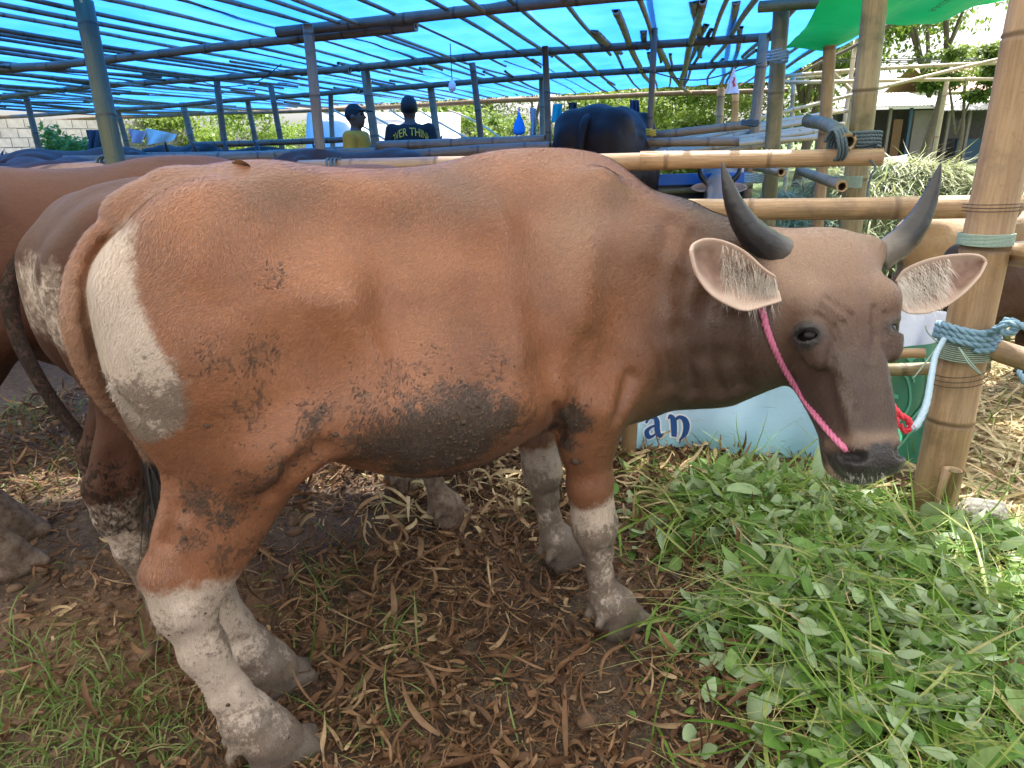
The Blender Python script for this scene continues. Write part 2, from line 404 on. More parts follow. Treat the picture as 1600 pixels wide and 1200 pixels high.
sheet('tarpaulin', roof_sheet(-12, .05, -1.9, 9.0), 190, 60, M_tarp_blue, shed)
sheet('tarpaulin', lambda a, b: roof_sheet(.05, 2.72, -.55, 8.6)(a, b), 50, 60, M_tarp_blue, shed)

# --- the pen in front: single poles, each to itself
pole('bamboo_post', P(1600, 0, 2.33 - .36) + np.array([0, 0, 0.62]) + np.array([.02, 0, 0]), G(1452, 822, -.05), .060, .072, M_bamboo_tan, None, 'thick tan bamboo post beside the cow head with a blue rope tied round it', seg=.52, ns=20, bend=.002)
pole('bamboo_post', P(114, -70, 3.95), (lambda a, b: b + (b - a) / abs(a[2] - b[2]) * b[2])(P(114, -70, 3.95), P(184, 250, 4.0)), .052, .056, M_bamboo_green, None, 'dark green leaning bamboo post behind the rumps of the brown cows', seg=.5, ns=16, bend=.002)
def tall(x0, y0, x1, y1, t, px, mat, label, up=.0, seg=.45):
    a = P(x0, y0, t); d = ray(x1, y1); b = CAM + d * (a[1] / d[1]); b2 = a + (b - a) * (a[2] + .05) / (a[2] - b[2]); a2 = a + (a - b) * up
    r = px / 2 * t / FOC; return pole('bamboo_post', a2, b2, r, r * 1.05, mat, None, label, seg=seg, ns=16, bend=.002)
tall(1366, 0, 1331, 350, 3.05, 37, M_bamboo_olive, 'stout olive bamboo post that carries the cut rail ends', .3)
tall(1298, 0, 1275, 340, 3.75, 19, M_bamboo_tan, 'slim brown bamboo post between the two olive posts', .25)
tall(1222, 0, 1203, 300, 3.9, 25, M_bamboo_olive, 'olive bamboo post at the corner where blue and green tarps meet', .3)
pole('bamboo_rail', P(1030, 325, 2.72), P(1590, 323, 2.44), .040, .042, M_bamboo_tan, None, 'straight tan rail right behind the cow horns, lashed to the thick post', seg=.58, ns=18, bend=.002)
pole('bamboo_rail', P(470, 262, 3.9), P(1060, 250, 3.2), .038, .041, M_bamboo_tan, None, 'long tan rail half hidden along the back of the orange cow', seg=.5, ns=16, bend=.002)
pole('bamboo_rail', P(1000, 251, 3.12), P(1378, 243, 2.92), .040, .036, M_bamboo_tan, None, 'tan rail ending beside the rope lashing on the olive post', seg=.5, ns=16, bend=.002)
pole('bamboo_rail', P(-40, 268, 4.4), P(186, 257, 4.2), .036, .034, M_bamboo_grey, None, 'short rail with a fresh cut end at the foot of the green post', seg=.45, ns=14)
pole('bamboo_stub', P(1262, 188, 3.9), P(1326, 222, 2.86), .033, .034, M_bamboo_olive, None, 'open ended cross pole lying on the tan rail under the rope', cat='bamboo pole', seg=.3, ns=18)
pole('bamboo_stub', P(1252, 266, 3.9), P(1316, 292, 2.95), .024, .025, M_bamboo_olive, None, 'thinner open ended cross pole between the two tan rails', cat='bamboo pole', seg=.3, ns=18)
pole('bamboo_stub', P(1180, 262, 4.1), P(1221, 269, 3.6), .022, .022, M_bamboo_olive, None, 'small pole end roped to the corner post', cat='bamboo pole', seg=.3, ns=14)
pole('bamboo_rail', P(1545, 392, 2.25), P(1680, 402, 1.95), .036, .038, M_bamboo_tan, None, 'upper tan rail leaving the thick post towards the picture edge', seg=.4, ns=16)
pole('bamboo_rail', P(1538, 540, 2.2), P(1690, 592, 1.95), .034, .036, M_bamboo_tan, None, 'lower tan rail leaving the thick post below the rope knot', seg=.4, ns=16)
pole('bamboo_rail', P(1290, 556, 2.60), P(1446, 549, 2.46), .018, .019, M_bamboo_tan, None, 'thin pale rail over the green banner beside the cow cheek', seg=.3, ns=12)
pole('bamboo_rail', P(1290, 580, 2.62), P(1546, 570, 2.42), .024, .024, M_bamboo_olive, None, 'brown rail that holds the banner behind the thick post', seg=.4, ns=12)
pole('bamboo_stub', G(1470, 822, .02), G(1470, 822, .02) + np.array([.015, .01, .20]), .030, .030, M_bamboo_tan, None, 'short split bamboo peg against the foot of the thick post', cat='bamboo pole', seg=.4, ns=12)
pole('bamboo_post', P(981, 560, 2.62), G(978, 722, -.03), .030, .032, M_bamboo_tan, None, 'short bamboo post in front of the light blue banner', seg=.3, ns=14)
pole('bamboo_post', P(-20, 90, 2.9), G(-2, 560, 0) * np.array([1, 1, 0]), .040, .042, M_bamboo_tan, None, 'tan bamboo post cut by the picture edge behind the red brown cow', seg=.4, ns=14)
pole('bamboo_rail', P(1186, 11, 3.85), P(1345, 2, 3.6), .030, .030, M_bamboo_olive, None, 'green tinted pole under the edge of the green tarp', seg=.3, ns=14)
for a, b, r, lab in [((1225, 122, 8.5), (1570, 88, 9.5), .022, 'upper'), ((1225, 124, 8.6), (1560, 92, 9.0), .02, '')][:1]: pass
rails_far = [((1180, 186, 8.0), (1575, 90, 8.0), .022), ((1215, 120, 9.0), (1600, 96, 8.5), .025), ((1220, 128, 8.2), (1580, 124, 8.0), .022), ((1235, 124, 9.4), (1340, 112, 9.0), .02), ((1338, 60, 8.6), (1318, 205, 8.6), .03), ((1300, 112, 8.4), (1330, 140, 8.4), .024), ((1303, 118, 8.5), (1297, 175, 8.5), .028)]
skel = thing('scaffold', 'unfinished frame of pale thin bamboo poles in front of the trees', 'scaffold', G(1400, 300))
for a, b, r in rails_far: pole('frame_pole', P(*a), P(*b), r, r * .9, M_bamboo_pale, skel, seg=.5, ns=8, bend=.003)
for x in (1338, 1240, 1480):
    q = P(x, 120, 8.6); pole('frame_pole', q, q * np.array([1, 1, 0]), .028, .03, M_bamboo_pale, skel, seg=.5, ns=8)
heap = thing('bamboo_pile', 'leaning pile of long pale bamboo poles behind the pen', 'bamboo pile', G(1150, 300))
for i in range(11):
    f = i / 10; pole('pile_pole', P(1000 + rsr.uniform(-30, 30), 236 + 14 * f, 6.2 - f * .8), P(1325 - 30 * rsr.random(), 172 + 40 * f + rsr.uniform(-4, 4), 6.6 - f), .026, .018, M_bamboo_pale, heap, seg=.45, ns=9, bend=.006)

# green tarp over the neighbouring pen
gA, gB = P(1226, 78, 3.95), P(1640, -22, 3.5)
gs = thing('green_tarp', 'bright green tarpaulin stretched over the pen at the upper corner', 'tarpaulin', gA)
green_fn = lambda a, b: (gA + (gB - gA) * a + np.array([-.12 + .1 * a, -1.0, .34]) * b - np.array([0, 0, .05 * math.sin(math.pi * a * 2.5) ** 2 + .06 * math.sin(math.pi * b)])
      + np.array([0, 0, .05 * (float(fbm(a * 6, b * 5, 1.1)) - .5)]))
sheet('tarpaulin', green_fn, 48, 40, M_tarp_green, gs)

# added unseen sheet overhead: keeps sun off the cow, softens the top light
nr = thing('shade_sheet', 'unseen pale sheet added overhead to shade the cow and soften its light', 'roof', (-2, 1, 2.4))
M_shade = tarp_mat('shade_tarp', (.80, .78, .74), (.70, .68, .64), .62)
sheet('tarpaulin', lambda a, b: np.array([-6.5 + 8.5 * a, -3.8 + 7.15 * b, 2.55 - .05 * b + .04 * (float(fbm(a * 9, b * 6, 2.)) - .5)]), 40, 30, M_shade, nr)
# ------------------------------------------------------------------ cattle
class SDF:                          # a distance field on a grid: shapes are blended into one skin
    def __init__(s, lo, hi, vox):
        s.lo = np.array(lo, float); s.vox = vox
        s.n = np.ceil((np.array(hi) - s.lo) / vox).astype(int) + 1
        s.ax = [(s.lo[i] + vox * np.arange(s.n[i])).astype(np.float32) for i in range(3)]
        s.D = np.full(s.n, 10.0, np.float32)
    def sub(s, lo, hi):
        sl = tuple(slice(max(0, int((lo[i] - s.lo[i]) / s.vox)), max(0, min(s.n[i], int((hi[i] - s.lo[i]) / s.vox) + 2))) for i in range(3))
        return sl, s.ax[0][sl[0]][:, None, None], s.ax[1][sl[1]][None, :, None], s.ax[2][sl[2]][None, None, :]
    def put(s, sl, d, k, cut=False):
        A = s.D[sl]
        if A.size == 0: return
        if cut:
            h = np.clip(.5 - .5 * (A + d) / k, 0, 1); s.D[sl] = A * (1 - h) - d * h + k * h * (1 - h)
        else:
            h = np.clip(.5 + .5 * (A - d) / k, 0, 1); s.D[sl] = A * (1 - h) + d * h - k * h * (1 - h)
    def ell(s, c, r, k=.03, R=None, cut=False):
        c = np.asarray(c, float); r = np.asarray(r, float); m = r.max() + 2 * k + .05
        sl, X, Y, Z = s.sub(c - m, c + m); X = X - c[0]; Y = Y - c[1]; Z = Z - c[2]
        if R is not None:
            R = np.asarray(R); X, Y, Z = (R[i, 0] * X + R[i, 1] * Y + R[i, 2] * Z for i in range(3))
        k0 = np.sqrt((X / r[0]) ** 2 + (Y / r[1]) ** 2 + (Z / r[2]) ** 2)
        k1 = np.sqrt((X / r[0] ** 2) ** 2 + (Y / r[1] ** 2) ** 2 + (Z / r[2] ** 2) ** 2) + 1e-6
        s.put(sl, (k0 * (k0 - 1) / k1).astype(np.float32), k, cut)
    def cone(s, a, b, ra, rb, k=.03, flat=None, ratio=1.0, cut=False):
        a = np.asarray(a, float); b = np.asarray(b, float); m = max(ra, rb) * max(1, ratio) + 1.8 * k / min(1, ratio) + .03
        sl, X, Y, Z = s.sub(np.minimum(a, b) - m, np.maximum(a, b) + m)
        ab = b - a; X = X - a[0]; Y = Y - a[1]; Z = Z - a[2]
        if flat is not None:
            fl = np.asarray(flat, float); fl = fl - ab * (fl @ ab) / (ab @ ab); fl /= np.linalg.norm(fl)
            q = (X * fl[0] + Y * fl[1] + Z * fl[2]) * (1 / ratio - 1)
            X = X + q * fl[0]; Y = Y + q * fl[1]; Z = Z + q * fl[2]
        t = np.clip((X * ab[0] + Y * ab[1] + Z * ab[2]) / (ab @ ab), 0, 1)
        d = np.sqrt((X - t * ab[0]) ** 2 + (Y - t * ab[1]) ** 2 + (Z - t * ab[2]) ** 2) - (ra + (rb - ra) * t)
        s.put(sl, (d * min(1, ratio)).astype(np.float32), k, cut)
    def chain(s, pts, rad, k=.03, flat=None, ratio=1.0):
        ratio = [ratio] * len(pts) if np.isscalar(ratio) else ratio
        for i in range(len(pts) - 1): s.cone(pts[i], pts[i + 1], rad[i], rad[i + 1], k, flat, .5 * (ratio[i] + ratio[i + 1]))
    def loft(s, T, k=.03):          # rows: u, top, bottom, widest z, half width, upper power, lower power
        T = np.asarray(T, float); u0, u1 = T[0, 0], T[-1, 0]
        sl, X, Y, Z = s.sub((u0 - .1, -.55, .3), (u1 + .35, .55, 1.45))
        uu = X.ravel(); cols = [smooth_interp(uu, T[:, 0], T[:, i]).astype(np.float32)[:, None, None] for i in range(1, 7)]
        top, bot, zc, w, pt, pb = cols
        dz = Z - zc; up = dz > 0
        h = np.where(up, top - zc, zc - bot); p = np.where(up, pt, pb)
        g = (np.abs(Y / w) ** p + np.abs(dz / h) ** p) ** (1 / p)
        rr = np.sqrt(Y ** 2 + dz ** 2)
        d = rr * (1 - 1 / np.maximum(g, 1e-3))
        d = np.where(rr < .02, -np.minimum(w, h), d)
        for e in (u0 - X, X - u1):
            kk = .12; hh = np.clip(.5 - .5 * (d - e) / kk, 0, 1); d = d * (1 - hh) + e * hh + kk * hh * (1 - hh)
        s.put(sl, d.astype(np.float32), k)
    def hit(s, o, d, t0, t1, step=.003):
        t = np.arange(t0, t1, step); p = np.asarray(o) + t[:, None] * np.asarray(d)
        i = np.round((p - s.lo) / s.vox).astype(int); ok = np.all((i >= 0) & (i < s.n), axis=1)
        v = np.full(len(t), 1.0); j = i[ok]; v[ok] = s.D[j[:, 0], j[:, 1], j[:, 2]]
        w = np.where(v < 0)[0]
        return p[w[0]] if len(w) else None
    def mesh(s):
        D = s.D; S = D < 0; n = s.n
        cnt = np.zeros(n - 1, np.int8)
        for dx in (0, 1):
            for dy in (0, 1):
                for dz in (0, 1): cnt += S[dx:n[0] - 1 + dx, dy:n[1] - 1 + dy, dz:n[2] - 1 + dz]
        act = np.argwhere((cnt > 0) & (cnt < 8)); idm = np.full(n - 1, -1, np.int32)
        idm[act[:, 0], act[:, 1], act[:, 2]] = np.arange(len(act))
        acc = np.zeros((len(act), 3)); num = np.zeros(len(act))
        cor = [(0, 0, 0), (1, 0, 0), (0, 1, 0), (1, 1, 0), (0, 0, 1), (1, 0, 1), (0, 1, 1), (1, 1, 1)]
        val = [D[act[:, 0] + c[0], act[:, 1] + c[1], act[:, 2] + c[2]] for c in cor]
        for a, b in [(0, 1), (2, 3), (4, 5), (6, 7), (0, 2), (1, 3), (4, 6), (5, 7), (0, 4), (1, 5), (2, 6), (3, 7)]:
            m = (val[a] < 0) != (val[b] < 0)
            t = val[a][m] / (val[a][m] - val[b][m])
            acc[m] += np.array(cor[a]) + t[:, None] * (np.array(cor[b]) - np.array(cor[a])); num[m] += 1
        V = s.lo + s.vox * (act + acc / num[:, None])
        Q = []
        for ax in range(3):
            o1, o2 = (ax + 1) % 3, (ax + 2) % 3
            a = [slice(1, n[i] - 1) for i in range(3)]; b = list(a); a[ax] = slice(0, n[ax] - 1); b[ax] = slice(1, n[ax])
            A, B = S[tuple(a)], S[tuple(b)]
            e = np.argwhere(A != B); ins = A[e[:, 0], e[:, 1], e[:, 2]]
            base = e + 1; base[:, ax] -= 1
            c = []
            for q1, q2 in ((-1, -1), (0, -1), (0, 0), (-1, 0)):
                cc = base.copy(); cc[:, o1] += q1; cc[:, o2] += q2; c.append(idm[cc[:, 0], cc[:, 1], cc[:, 2]])
            q = np.stack(c, 1); q[~ins] = q[~ins][:, ::-1]; Q.append(q)
        F = np.vstack(Q); F = F[(F >= 0).all(1)]
        E = np.vstack([F[:, [0, 1]], F[:, [1, 2]], F[:, [2, 3]], F[:, [3, 0]]])
        for lam in (.5, -.52, .5, -.52):
            a2 = np.zeros_like(V); nn = np.bincount(E[:, 0], minlength=len(V)) + 1e-9
            for i in range(3): a2[:, i] = np.bincount(E[:, 0], V[E[:, 1], i], len(V)) / nn
            V = V + lam * (a2 - V)
        return V, F
def smooth_interp(x, xp, fp):
    x = np.clip(x, xp[0], xp[-1]); m = np.gradient(fp, xp)
    i = np.clip(np.searchsorted(xp, x) - 1, 0, len(xp) - 2); h = xp[i + 1] - xp[i]; t = (x - xp[i]) / h
    return ((2 * t**3 - 3 * t**2 + 1) * fp[i] + (t**3 - 2 * t**2 + t) * h * m[i] + (-2 * t**3 + 3 * t**2) * fp[i + 1] + (t**3 - t**2) * h * m[i + 1])

COW_ANG = math.radians(29.7)
eU = np.array([math.cos(COW_ANG), math.sin(COW_ANG), 0]); eV = np.array([-math.sin(COW_ANG), math.cos(COW_ANG), 0]); eZ = np.array([0, 0, 1.])
cowO = np.array([.177, 1.678, 0.0])
RC = np.stack([eU, eV, eZ])                     # world -> cow axes
def to_cow(p): return RC @ (np.asarray(p) - cowO)
def to_world(q): return cowO + np.asarray(q) @ RC
def on_side(px, py, v):                         # cow-frame (u, z) of a measured point on the plane v
    d = RC @ ray(px, py); o = RC @ (CAM - cowO); t = (v - o[1]) / d[1]; return (o + t * d)[[0, 2]]

def leg_set(s, fr_near, fr_far, re_near, re_far):
    # fore legs: centre u at given heights + half widths; v of the foot
    for v, du, sg in ((fr_near[0], fr_near[1], -1), (fr_far[0], fr_far[1], 1)):
        z = lambda u, zz, vv=0: (u + du, v + vv, zz)
        s.ell((-.04, sg * .152, .87), (.125, .085, .20), .06)                      # shoulder blade
        s.chain([z(-.02, .80, -sg * .0), z(-.085, .68, sg * .012), z(-.096, .585), z(-.088, .46), z(-.078, .37), z(-.076, .33)],
                [.105, .084, .066, .050, .045, .044], .035, (0, 1, 0), [.75, .75, .8, .9, 1, 1])
        s.chain([z(-.076, .40), z(-.072, .335), z(-.055, .26)], [.044, .046, .034], .02, (0, 1, 0), 1.0)  # knee
        s.chain([z(-.07, .32), z(-.053, .20), z(-.03, .115), z(-.012, .085), z(.02, .055)], [.036, .031, .041, .043, .042], .018, (0, 1, 0), 1.0)
        s.chain([z(-.015, .10), z(.012, .075)], [.046, .047], .015)
        s.ell(z(-.050, .345), (.032, .040, .045), .02)
        for q in (-1, 1): s.cone(z(-.066, .28, q * .042), z(-.046, .15, q * .041), .010, .010, .03, cut=True)
        hoof(s, (du + .02, v, 0)); 
        for q in (-1, 1): s.cone(z(-.055, .080, q * .022), z(-.068, .062, q * .024), .013, .010, .014)
    for v, du, sg in ((re_near[0], re_near[1], -1), (re_far[0], re_far[1], 1)):
        z = lambda u, zz, vv=0: (u + du, v + vv, zz)
        s.ell((-.86, sg * .13, .93), (.165, .105, .25), .06)                      # thigh mass
        s.chain([(-.845, sg * .135, .88), z(-.845, .76, -sg * -.0), z(-.85, .69), z(-.887, .625), z(-.925, .56), z(-.953, .50)],
                [.145, .108, .094, .080, .072, .066], .04, (0, 1, 0), [.62, .62, .62, .6, .62, .68])
        s.cone((-.735, sg * .17, .80), z(-.81, .71), .06, .06, .06)             # stifle
        s.cone(z(-.945, .64), z(-1.0, .525), .016, .024, .03)                  # tendon to the hock point
        s.chain([z(-.962, .51), z(-.98, .44), z(-.965, .335), z(-.935, .21), z(-.912, .135)], [.059, .048, .039, .036, .046], .025, (0, 1, 0), [.75, .8, .85, .95, 1])
        for q in (-1, 1): s.cone(z(-.985, .40, q * .048), z(-.945, .18, q * .046), .011, .010, .03, cut=True); s.cone(z(-.975, .60, q * .058), z(-.985, .49, q * .058), .014, .012, .035, cut=True)
        s.cone(z(-1.003, .52), z(-.985, .44), .034, .03, .03)
        s.chain([z(-.915, .14), z(-.885, .085), z(-.86, .055)], [.052, .052, .048], .018)
        hoof(s, (du - .86, v, 0))
        for q in (-1, 1): s.cone(z(-.945, .098, q * .022), z(-.958, .078, q * .024), .013, .010, .014)
def hoof(s, c):
    c = np.array(c, float)
    s.cone(c + (-.022, 0, .040), c + (.045, 0, .024), .045, .030, .016, (0, 1, 0), .98)
    for q in (-1, 1):
        o = np.array([0, q * .021, 0])
        s.cone(c + o + (-.030, 0, .014), c + o + (.066, q * .003, .010), .036, .021, .012, (0, 1, 0), .85)
    s.cone(c + (.055, 0, .06), c + (.12, 0, .0), .002, .006, .010, cut=True)

TRUNK = [  # u, top, bottom, widest z, half width, upper power, lower power
    (-1.03, 1.09, .86, .98, .115, 2.2, 2.2), (-.96, 1.15, .81, .99, .175, 2.1, 2.2), (-.90, 1.197, .77, .98, .215, 2.0, 2.2),
    (-.80, 1.226, .73, .95, .245, 1.95, 2.2), (-.72, 1.231, .67, .92, .262, 1.9, 2.2), (-.60, 1.214, .595, .88, .283, 1.85, 2.2),
    (-.48, 1.206, .55, .86, .295, 1.8, 2.2), (-.36, 1.211, .548, .86, .292, 1.75, 2.2), (-.26, 1.229, .565, .87, .272, 1.7, 2.1),
    (-.14, 1.236, .575, .88, .240, 1.65, 2.1), (-.03, 1.228, .57, .88, .200, 1.6, 2.1), (.06, 1.205, .57, .88, .165, 1.6, 2.1), (.15, 1.16, .60, .87, .125, 1.7, 2.1)]

def head_frame(poll, nose, yaw):
    zz = nose - poll; L = np.linalg.norm(zz); zz = zz / L
    y0 = (CAM - poll); y0 = y0 - zz * (y0 @ zz); y0 /= np.linalg.norm(y0)
    x0 = np.cross(y0, zz)                       # animal's right
    c, sn = math.cos(yaw), math.sin(yaw)
    y = c * y0 + sn * _r; y = y - zz * (y @ zz); y /= np.linalg.norm(y)
    return np.stack([np.cross(y, zz), y, zz])   # rows: right, face normal, down the face
def add_head(s, o, R, sc=1.0, fine=True):
    """R rows in cow axes: right(x), face normal(y), down the face(z). o: the poll."""
    H = lambda x, y, z: o + sc * (R[0] * x + R[1] * y + R[2] * z)
    e = lambda c, r, k=.02, cut=False: s.ell(H(*c), np.array(r) * sc, k * sc, R, cut)
    # s along face, half width, front y, back y
    prof = [(.015, .092, .000, -.12), (.06, .100, .020, -.155), (.11, .100, .028, -.185), (.16, .096, .026, -.20), (.21, .086, .021, -.225),
            (.26, .074, .018, -.222), (.31, .065, .016, -.202), (.36, .060, .013, -.168), (.41, .058, .008, -.142), (.45, .058, .000, -.125)]
    for z, w, yf, yb in prof:
        hy = (yf - yb) / 2
        e((0, (yf + yb) / 2, z), (w, hy, .058), .035)
    e((0, -.035, .035), (.098, .055, .06), .04)                     # poll
    e((0, -.055, .435), (.066, .064, .060), .025)                    # muzzle
    e((0, -.020, .455), (.058, .040, .040), .02)
    e((0, -.100, .462), (.050, .042, .036), .025)                    # chin
    for q in (-1, 1):
        e((q * .084, .000, .135), (.028, .034, .040), .04)          # brow
        e((q * .082, -.01, .215), (.022, .03, .05), .03)           # cheek bone
        e((q * .062, -.13, .17), (.040, .07, .085), .03)           # masseter
        e((q * .034, -.012, .462), (.026, .030, .028), .015)        # nostril wing
        e((q * .088, -.045, .015), (.040, .040, .036), .025)        # horn root
        e((q * .040, .008, .33), (.012, .010, .08), .035)            # nasal edge
        if fine:
            e((q * .040, .006, .452), (.014, .020, .013), .010, True)
            e((q * .056, -.006, .448), (.012, .018, .010), .010, True)
            e((q * .055, -.072, .425), (.05, .004, .05), .01, True) # mouth line
            s.cone(H(q * .06, .022, .20), H(q * .062, .012, .27), .003, .002, .012, cut=True)
    return H

def make_field(main):
    if main:
        s = SDF((-1.13, -.80, -.02), (.75, .36, 1.28), .0046)
    else:
        s = SDF((-1.15, -.40, -.02), (1.05, .40, 1.32), .010)
    s.loft(TRUNK, .02)
    return s

# --- the animal's masks -> attributes used by the coat material
def poly_sd(px, pz, poly):
    poly = np.asarray(poly); inside = np.zeros(len(px), bool); d = np.full(len(px), 9.)
    for i in range(len(poly)):
        a, b = poly[i], poly[(i + 1) % len(poly)]
        c = ((a[1] > pz) != (b[1] > pz)) & (px < (b[0] - a[0]) * (pz - a[1]) / (b[1] - a[1] + 1e-12) + a[0]); inside ^= c
        ab = b - a; t = np.clip(((px - a[0]) * ab[0] + (pz - a[1]) * ab[1]) / (ab @ ab), 0, 1)
        d = np.minimum(d, np.hypot(px - a[0] - t * ab[0], pz - a[1] - t * ab[1]))
    return np.where(inside, -d, d)
RUMP = np.array([on_side(x, y, -.16) for x, y in [(206, 345), (170, 375), (120, 400), (60, 500), (120, 640), (225, 690), (262, 668), (284, 640), (288, 600), (270, 560), (240, 515), (215, 460), (205, 400)]])

def coat_attrs(V, grow=0.0):
    u, v, z = V.T
    sock = np.where(u < -.5, .50 - .12 * (u + .97), .43 + .25 * (u + .08))
    white = sstep(.06, -.05, z - sock) * (z < .62)
    white = np.maximum(white, sstep(.03, -.03, poly_sd(u, z, RUMP) + grow) * (u < -.7))
    return dict(white=white)
def coat_material(name, orange, brown, white=1.0, hair=False):
    n = NT(name); co = n.coord('Object')
    fur = n.noise(n.coord('Object', (170, 900, 600), (0, .9, 0)), 1.0, 2, .55)
    fine_n = n.noise(co, 260, 2, .5); mid = n.noise(co, 9, 5, .6); big = n.noise(co, 2.6, 3, .5)
    c = n.mix(n.ramp(big, .35, .68), tuple(x * .78 for x in orange), tuple(min(1, x * 1.12) for x in orange))
    c = n.mix(n.math('MULTIPLY', n.ramp(mid, .45, .8), .35), c, brown)
    c = n.mix(n.attr('dark'), c, n.mix(mid, brown, tuple(x * .55 for x in brown)))
    c = n.mix(n.attr('pale'), c, n.mix(mid, (.36, .235, .16), (.50, .37, .28)))
    # white rump mirror and stockings, smeared with dirt
    wn = n.noise(co, 38, 6, .7)
    wmask = n.ramp(n.math('ADD', n.math('MULTIPLY', n.attr('white'), white), n.math('MULTIPLY', n.math('SUBTRACT', wn, .5), 1.0)), .28, .72)
    dirt = n.ramp(n.math('ADD', n.math('ADD', n.math('MULTIPLY', n.math('SUBTRACT', n.noise(co, 11, 9, .78), .5), 1.9), n.math('MULTIPLY', n.math('SUBTRACT', n.noise(co, 90, 6, .8), .5), 1.3)), n.attr('dirt')), .34, .66)
    wcol = n.mix(mid, (.54, .46, .39), (.44, .36, .30))
    wcol = n.mix(n.math('MULTIPLY', dirt, .9), wcol, n.mix(wn, (.075, .055, .042), (.24, .19, .15)))
    c = n.mix(wmask, c, wcol)
    c = n.mix(n.attr('nose'), c, n.mix(fine_n, (.013, .013, .014), (.038, .036, .037)))
    # fur streaks
    c = n.mix(.5, c, n.mix(fur, (.05, .04, .03), (.95, .9, .84)), 'SOFT_LIGHT')
    # caked mud
    mn = n.noise(co, 34, 9, .82, .4); chips = n.noise(n.coord('Object', (150, 150, 70), (0, .2, 0)), 1.0, 4, .7); mv = n.noise(co, 120, 5, .75)
    mm = n.math('ADD', n.math('MULTIPLY', n.attr('mud'), .95), n.math('ADD', n.math('MULTIPLY', n.math('SUBTRACT', mn, .5), 2.5), n.math('MULTIPLY', n.math('SUBTRACT', chips, .5), 1.0)))
    c = n.mix(n.math('MULTIPLY', n.ramp(n.attr('mud'), .25, 1.0), .45), c, (.07, .04, .026))
    mud = n.ramp(mm, .45, .90)
    c = n.mix(n.math('MULTIPLY', mud, .93), c, n.mix(n.ramp(mv, .3, .7), (.026, .017, .011), n.mix(n.ramp(chips, .35, .65), (.058, .034, .021), (.145, .090, .055))))
    if hair:
        r_ = n.attr('rnd'); c = n.mix(.38, c, n.mix(r_, (0, 0, 0), (1, 1, 1)), 'SOFT_LIGHT')
        return n.done(n.bsdf(c, .32, Specular_IOR_Level=.6))
    h = n.math('ADD', n.math('MULTIPLY', fur, .0012), n.math('MULTIPLY', mud, n.math('ADD', n.math('MULTIPLY_ADD', chips, .014, .003), n.math('MULTIPLY', mv, .006))))
    h = n.math('ADD', h, n.math('MULTIPLY', n.noise(co, 22, 3), .005))
    h = n.math('ADD', h, n.math('MULTIPLY', n.math('MULTIPLY', n.attr('fold'), n.noise(n.coord('Object', (95, 30, 9), (0, .15, 0)), 1.0, 3, .5, .4)), .006))
    h = n.math('ADD', h, n.math('MULTIPLY', n.attr('nose'), n.math('MULTIPLY', n.noise(co, 190, 2, .4), .003)))
    nrm = n.bump(h, 1.0, 1.0)
    rough = n.mix(n.attr('nose'), n.mix(mud, (.52,) * 3, (.62,) * 3), (.33,) * 3)
    return n.done(n.bsdf(c, rough, nrm, Sheen_Weight=.10 if orange[0] > .2 else .02, Sheen_Roughness=.4, Specular_IOR_Level=.35 if orange[0] > .2 else .15))
M_coat = coat_material('coat', (.255, .110, .055), (.084, .057, .045))
M_coat_hair = coat_material('coat_hair', (.255, .110, .055), (.084, .057, .045), 1.0, True)
M_coat_dark = coat_material('coat_red_brown', (.066, .028, .017), (.034, .019, .015), .6)

def horn_mat():
    n = NT('horn'); co = n.coord()
    a = n.attr('along'); rings = n.noise(n.coord('Object', (1, 1, 1)), 55, 4, .6)
    c = n.mix(n.ramp(a, .08, .30), n.mix(rings, (.10, .09, .08), (.20, .18, .16)), n.mix(rings, (.006, .0065, .008), (.020, .021, .024)))
    return n.done(n.bsdf(c, n.math('MULTIPLY_ADD', rings, .25, .25), n.bump(rings, .35, .006)))
M_horn = horn_mat()
def ear_mat():
    n = NT('ear'); co = n.coord(); i = n.attr('inner'); nz = n.noise(co, 40, 4)
    nb_ = n.noise(co, 14, 4); pink = n.mix(n.ramp(nb_, .35, .65), (.21, .12, .085), (.46, .33, .27))
    c = n.mix(i, n.mix(nz, (.40, .29, .22), (.58, .46, .38)), pink); c = n.mix(n.math('MULTIPLY', n.attr('deep'), .85), c, (.10, .045, .03))
    b = n.bsdf(c, .6, n.bump(n.noise(co, 300, 2), .3, .002), Subsurface_Weight=.15, Subsurface_Scale=.01, Sheen_Weight=.3)
    tr = n.n('BsdfTranslucent'); n.set(tr.inputs[0], (.7, .35, .25)); mx = n.n('MixShader'); mx.inputs[0].default_value = .12
    n.t.links.new(b, mx.inputs[1]); n.t.links.new(tr.outputs[0], mx.inputs[2]); return n.done(mx.outputs[0])
M_ear = ear_mat()
M_white_hair = simple('white_hair', (.86, .82, .75), .5, .1)
M_black_hair = simple('black_hair', (.014, .012, .011), .45, .4)
M_eye = NT('eye'); M_eye = M_eye.done(M_eye.bsdf((.004, .003, .003), .22, Specular_IOR_Level=.25))

